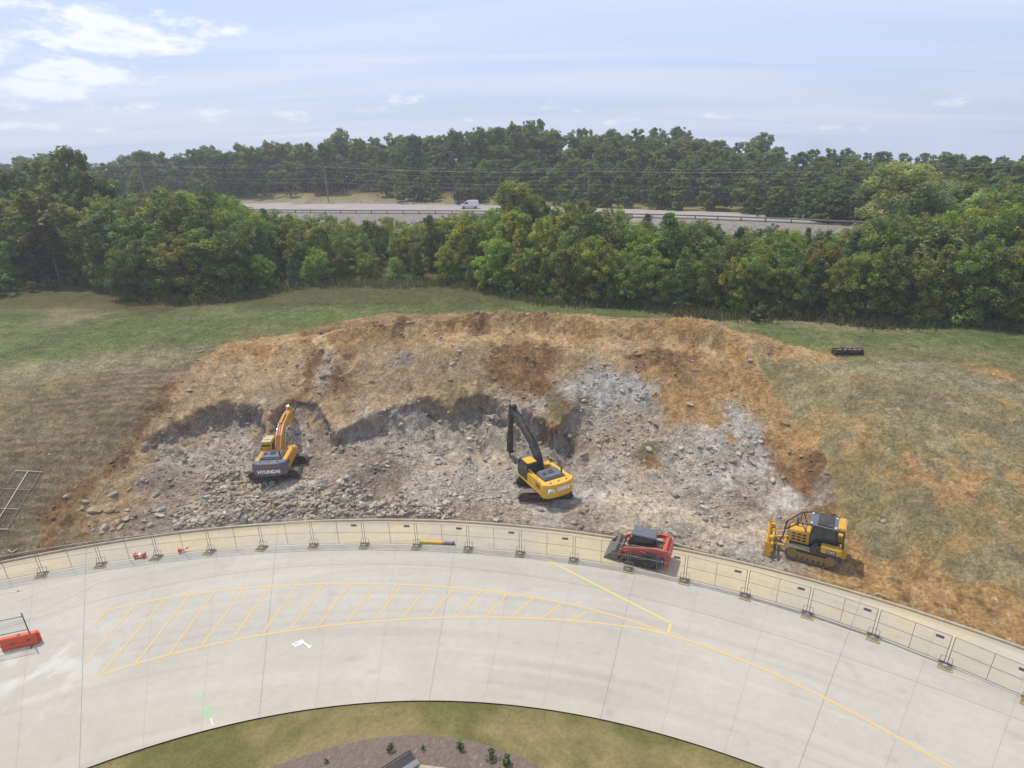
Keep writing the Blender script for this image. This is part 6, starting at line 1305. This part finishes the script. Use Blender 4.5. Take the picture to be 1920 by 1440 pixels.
X, Y, q, rg = field_pts(260000, -52, 56, 30, 74, 5, lambda q, X, Y, rg: (ds[q] > .3) & (RC[q] > .4) & (rg.uniform(0, 1, len(X)) < .25 + .75 * sstep(.4, .62, fbm(X, Y, 1.3, 3, 801))))
o = blades('grass', X, Y, GZ[q] - .01, rg.uniform(.03, .09, len(X)) * (.6 + .9 * veg[q]), .022, np.clip(col[q] * 1.35, 0, 1), 6); tag(o, kind='stuff'); o.color = (1, 1, 1, 1)
tx_ = []
for px in np.arange(-60, 1990, 1.1):
    b_ = np.interp(px, fxp, fyp); tx_.append((px + random.uniform(-2, 2), b_ + random.uniform(-2, 9) + 4 * math.sin(px * .02)))
P_ = [hit(*p) for p in tx_]; P_ = np.repeat(np.array(P_), 5, 0); rg = np.random.default_rng(8); P_[:, :2] += rg.normal(size=(len(P_), 2)) * .45; hh = rg.uniform(.35, 1.15, len(P_)); base_c = np.where(rg.uniform(0, 1, (len(P_), 1)) < .6, np.array([[.085, .10, .035]]), np.array([[.17, .14, .07]]))
o = blades('tall_weeds', P_[:, 0], P_[:, 1], np.array([zat(a, b) for a, b in P_[:, :2]]) - .03, hh, .07, base_c, 9); tag(o, kind='stuff')
# small weeds on the bank foot by the curb at left
# ------------------------------------------------------------------ guardrail, poles, vehicles on the highway
M_GRD = mat('guardrail_steel', (.20, .20, .205), .45, .4); M_POST = mat('guardrail_post', (.13, .12, .11), .8)
gxs = np.arange(-85, 112, 3.8); root = empty('guardrail', (0, float(np.interp(0, hx, hn)), HW_Z)); tag(root, 'long steel guardrail on posts along the near side of the highway', 'guardrail'); gy0 = root.location.y
gp = [(x, float(np.interp(x, hx, hn)) - .1 - gy0) for x in gxs]; rl = MB()
for a, b in zip(gp, gp[1:]):
    a_, b_ = np.array(a), np.array(b); d = (b_ - a_) / np.linalg.norm(b_ - a_); n = np.array([-d[1], d[0]]); prof = [(0, .52), (.05, .58), (0, .66), (.05, .74), (0, .80)]
    V = [(*(p - n * o_), z) for p in (a_, b_) for o_, z in prof]; rl.add(V, [(i, i + 1, 6 + i, 5 + i) for i in range(4)])
    V = [(*(p + n * .03), z) for p in (a_, b_) for z in (.52, .80)]; rl.add(V, [(0, 2, 3, 1)])
rl.build('rail', M_GRD, root)
for (x, y) in gp: p = MB(); p.box(x - .09, x + .09, y + .04, y + .2, -.2, .78); p.build('post', M_POST, root)
M_POLE = mat('weathered_pole_wood', (.22, .19, .165), .9, noise=.2); M_CABLE = mat('power_cable', (.30, .30, .30), .5)
poles = []
for px, base, top, D, lb in ((258, 345, 305, 150, 'utility pole at left, half hidden by trees'), (607, 379, 309, 146, 'utility pole beside the highway left of the van'), (1104, 386, 317, 146, 'utility pole behind the highway right of the van'), (1913, 400, 306, 112, 'utility pole at the right picture edge')):
    x, y = at_dist(px, D)
    if px < 1500: D = float(np.interp(x, hx, hf)) + 2.5; x, y = at_dist(px, D)
    g = zat(x, y); zt = zray(px, top, x, y); q = pxof(x, y, zt); x, _ = at_dist(2 * px - q[0], D); root = empty('utility_pole', (x, y, g)); tag(root, lb, 'utility pole', 'utility poles of the power line')
    H = zt - g; m = MB(); m.tube((0, 0, -.3), (0, 0, H), .17, 9, r2=.11); m.build('pole', M_POLE, root); c = MB(); c.box(-.9, .9, -.06, .06, H - .75, H - .62); c.build('crossarm', M_POLE, root)
    for k in (-.8, 0, .8): i_ = MB(); i_.tube((k, 0, H - .62 if k else H), (k, 0, H - .4 if k else H + .2), .05, 6); i_.build('insulator', M_GRD, root)
    poles.append((x, y, g + H))
ends = [(poles[0][0] - 60, poles[0][1] + 10, poles[0][2])] + poles + [(poles[3][0] + 50, poles[3][1] - 15, poles[3][2])]
for k, (dx, dz, rad) in enumerate(((-.8, -.4, .014), (.8, -.4, .014), (0, .2, .014), (0, -1.6, .012), (0, -3.4, .014), (0, -4.4, .012))):
    m = MB()
    for a, b in zip(ends, ends[1:]):
        sag = .7; pr = [Vector((a[0] + (b[0] - a[0]) * t + dx, a[1] + (b[1] - a[1]) * t, a[2] + (b[2] - a[2]) * t + dz - sag * 4 * t * (1 - t))) for t in np.linspace(0, 1, 13)]; m.path(pr, rad, 4)
    tag(m.build('power_line', M_CABLE), ['leftmost high wire strung between the utility poles', 'rightmost high wire strung between the utility poles', 'topmost wire over the utility poles', 'thin wire just below the crossarms', 'thick lower cable under the power wires', 'lowest cable on the utility poles'][k], 'cable', 'wires of the power line')
M_VW = mat('white_car_paint', (.78, .79, .80), .25); M_TY = mat('tyre_rubber', (.025, .025, .025), .8); M_ORL = mat('orange_ladder', (.70, .12, .05), .5)
def van(px, D, yaw, label, small=False):
    x, y = at_dist(px, D); root = empty('delivery_van' if not small else 'parked_car', (x, y, HW_Z + .02), yaw); tag(root, label, 'van' if not small else 'car')
    if not small: prof = [(2.15, .32), (2.22, .75), (2.05, 1.02), (1.45, 1.16), (.75, 1.72), (.45, 1.84), (-2.0, 1.88), (-2.18, 1.7), (-2.22, .32)]
    else: prof = [(2.2, .3), (2.25, .68), (2.05, .86), (1.1, .95), (.5, 1.38), (-.9, 1.42), (-1.7, 1.0), (-2.2, .92), (-2.25, .3)]
    b = MB(); b.prism(prof, -.9, .9, .07); bo = b.build('body', M_VW, root, smooth=True)
    for s in (-1, 1):
        w = MB(); w.prism([(1.28, 1.14), (.72, 1.60), (.30, 1.62), (.30, 1.14)] if not small else [(1.0, .95), (.45, 1.32), (-.85, 1.34), (-1.4, 1.0)], s * .905 - .008, s * .905 + .008); w.build('side_window', M_GLASS, bo)
        if not small: t = MB(); t.prism([(1.0, .52), (-.9, .52), (-1.1, .38), (1.0, .38)], s * .905 - .006, s * .905 + .006); t.build('side_trim', M_BLACK, bo); t = MB(); t.prism([(-2.08, .7), (-2.16, .7), (-2.14, 1.1), (-2.08, 1.1)], s * .905 - .006, s * .905 + .006); t.build('tail_lamp', M_REF, bo)
        for xx in (-1.45, 1.4): w = MB(); w.tube((xx, s * .72, .33), (xx, s * .93, .33), .33, 16); wh = w.build('tyre', M_TY, root); r_ = MB(); r_.tube((xx, s * .90, .33), (xx, s * .94, .33), .2, 12); r_.build('rim', M_GRD, wh)
    w = MB(); w.prism([(1.50, 1.16), (.82, 1.71), (.80, 1.69), (1.44, 1.14)] if not small else [(1.12, .97), (.55, 1.38), (.52, 1.36), (1.08, .95)], -.72, .72); w.build('windscreen', M_GLASS, bo)
    if not small:
        l = MB(); 
        for yy in (-.25, .25): l.box(-1.95, .25, yy - .04, yy + .04, 2.0, 2.07)
        for k in range(7): l.box(-1.85 + k * .32, -1.79 + k * .32, -.25, .25, 2.01, 2.06)
        for k in (-1.6, 0): l.box(k, k + .06, -.5, .5, 1.9, 2.0)
        l.build('roof_ladder', M_ORL, root)
    return root
hd_ = lambda px, s: (lambda x: (float(np.interp(x, hx, hn)) * (1 - s) + float(np.interp(x, hx, hf)) * s))(at_dist(px, 130)[0])
van(881, hd_(881, .60), R(180), 'white delivery van with an orange ladder on its roof, driving on the highway'); van(981, hd_(981, .5), R(180), 'white car on the highway half hidden behind the yellow green tree', True)

# ------------------------------------------------------------------ summer haze: one closed box of thin air round everything seen
hz = MB(); hz.box(-905, 905, -205, 905, -30, 72); hzm = bpy.data.materials.new('thin_haze'); hzm.use_nodes = True; nt = hzm.node_tree; nt.nodes.clear()
ho_ = nt.nodes.new('ShaderNodeOutputMaterial'); hv = nt.nodes.new('ShaderNodeVolumePrincipled'); hv.inputs['Density'].default_value = .0007; hv.inputs['Color'].default_value = (.93, .96, 1.0, 1); hv.inputs['Anisotropy'].default_value = .2
nt.links.new(hv.outputs[0], ho_.inputs['Volume']); tag(hz.build('haze', hzm), kind='stuff')

# labels that still coincide are told apart by their order across the photograph
by = {}
for o in list(bpy.data.objects):
    if o.parent is None and o.get('label'): by.setdefault(o['label'], []).append(o)
for lb, L_ in by.items():
    if len(L_) < 2: continue
    L_.sort(key=lambda o: project(list(o.location))[0][0]); n = len(L_)
    for i, o in enumerate(L_):
        if len(lb.split()) > 13: lb = lb.replace(' of the forest', '').replace('skyline tree', 'skyline tree').replace(' in the middle', '')
        o['label'] = lb + (', leftmost' if i == 0 else ', rightmost' if i == n - 1 else (', %s from left' % order_[i]) if i < len(order_) else ', further right')
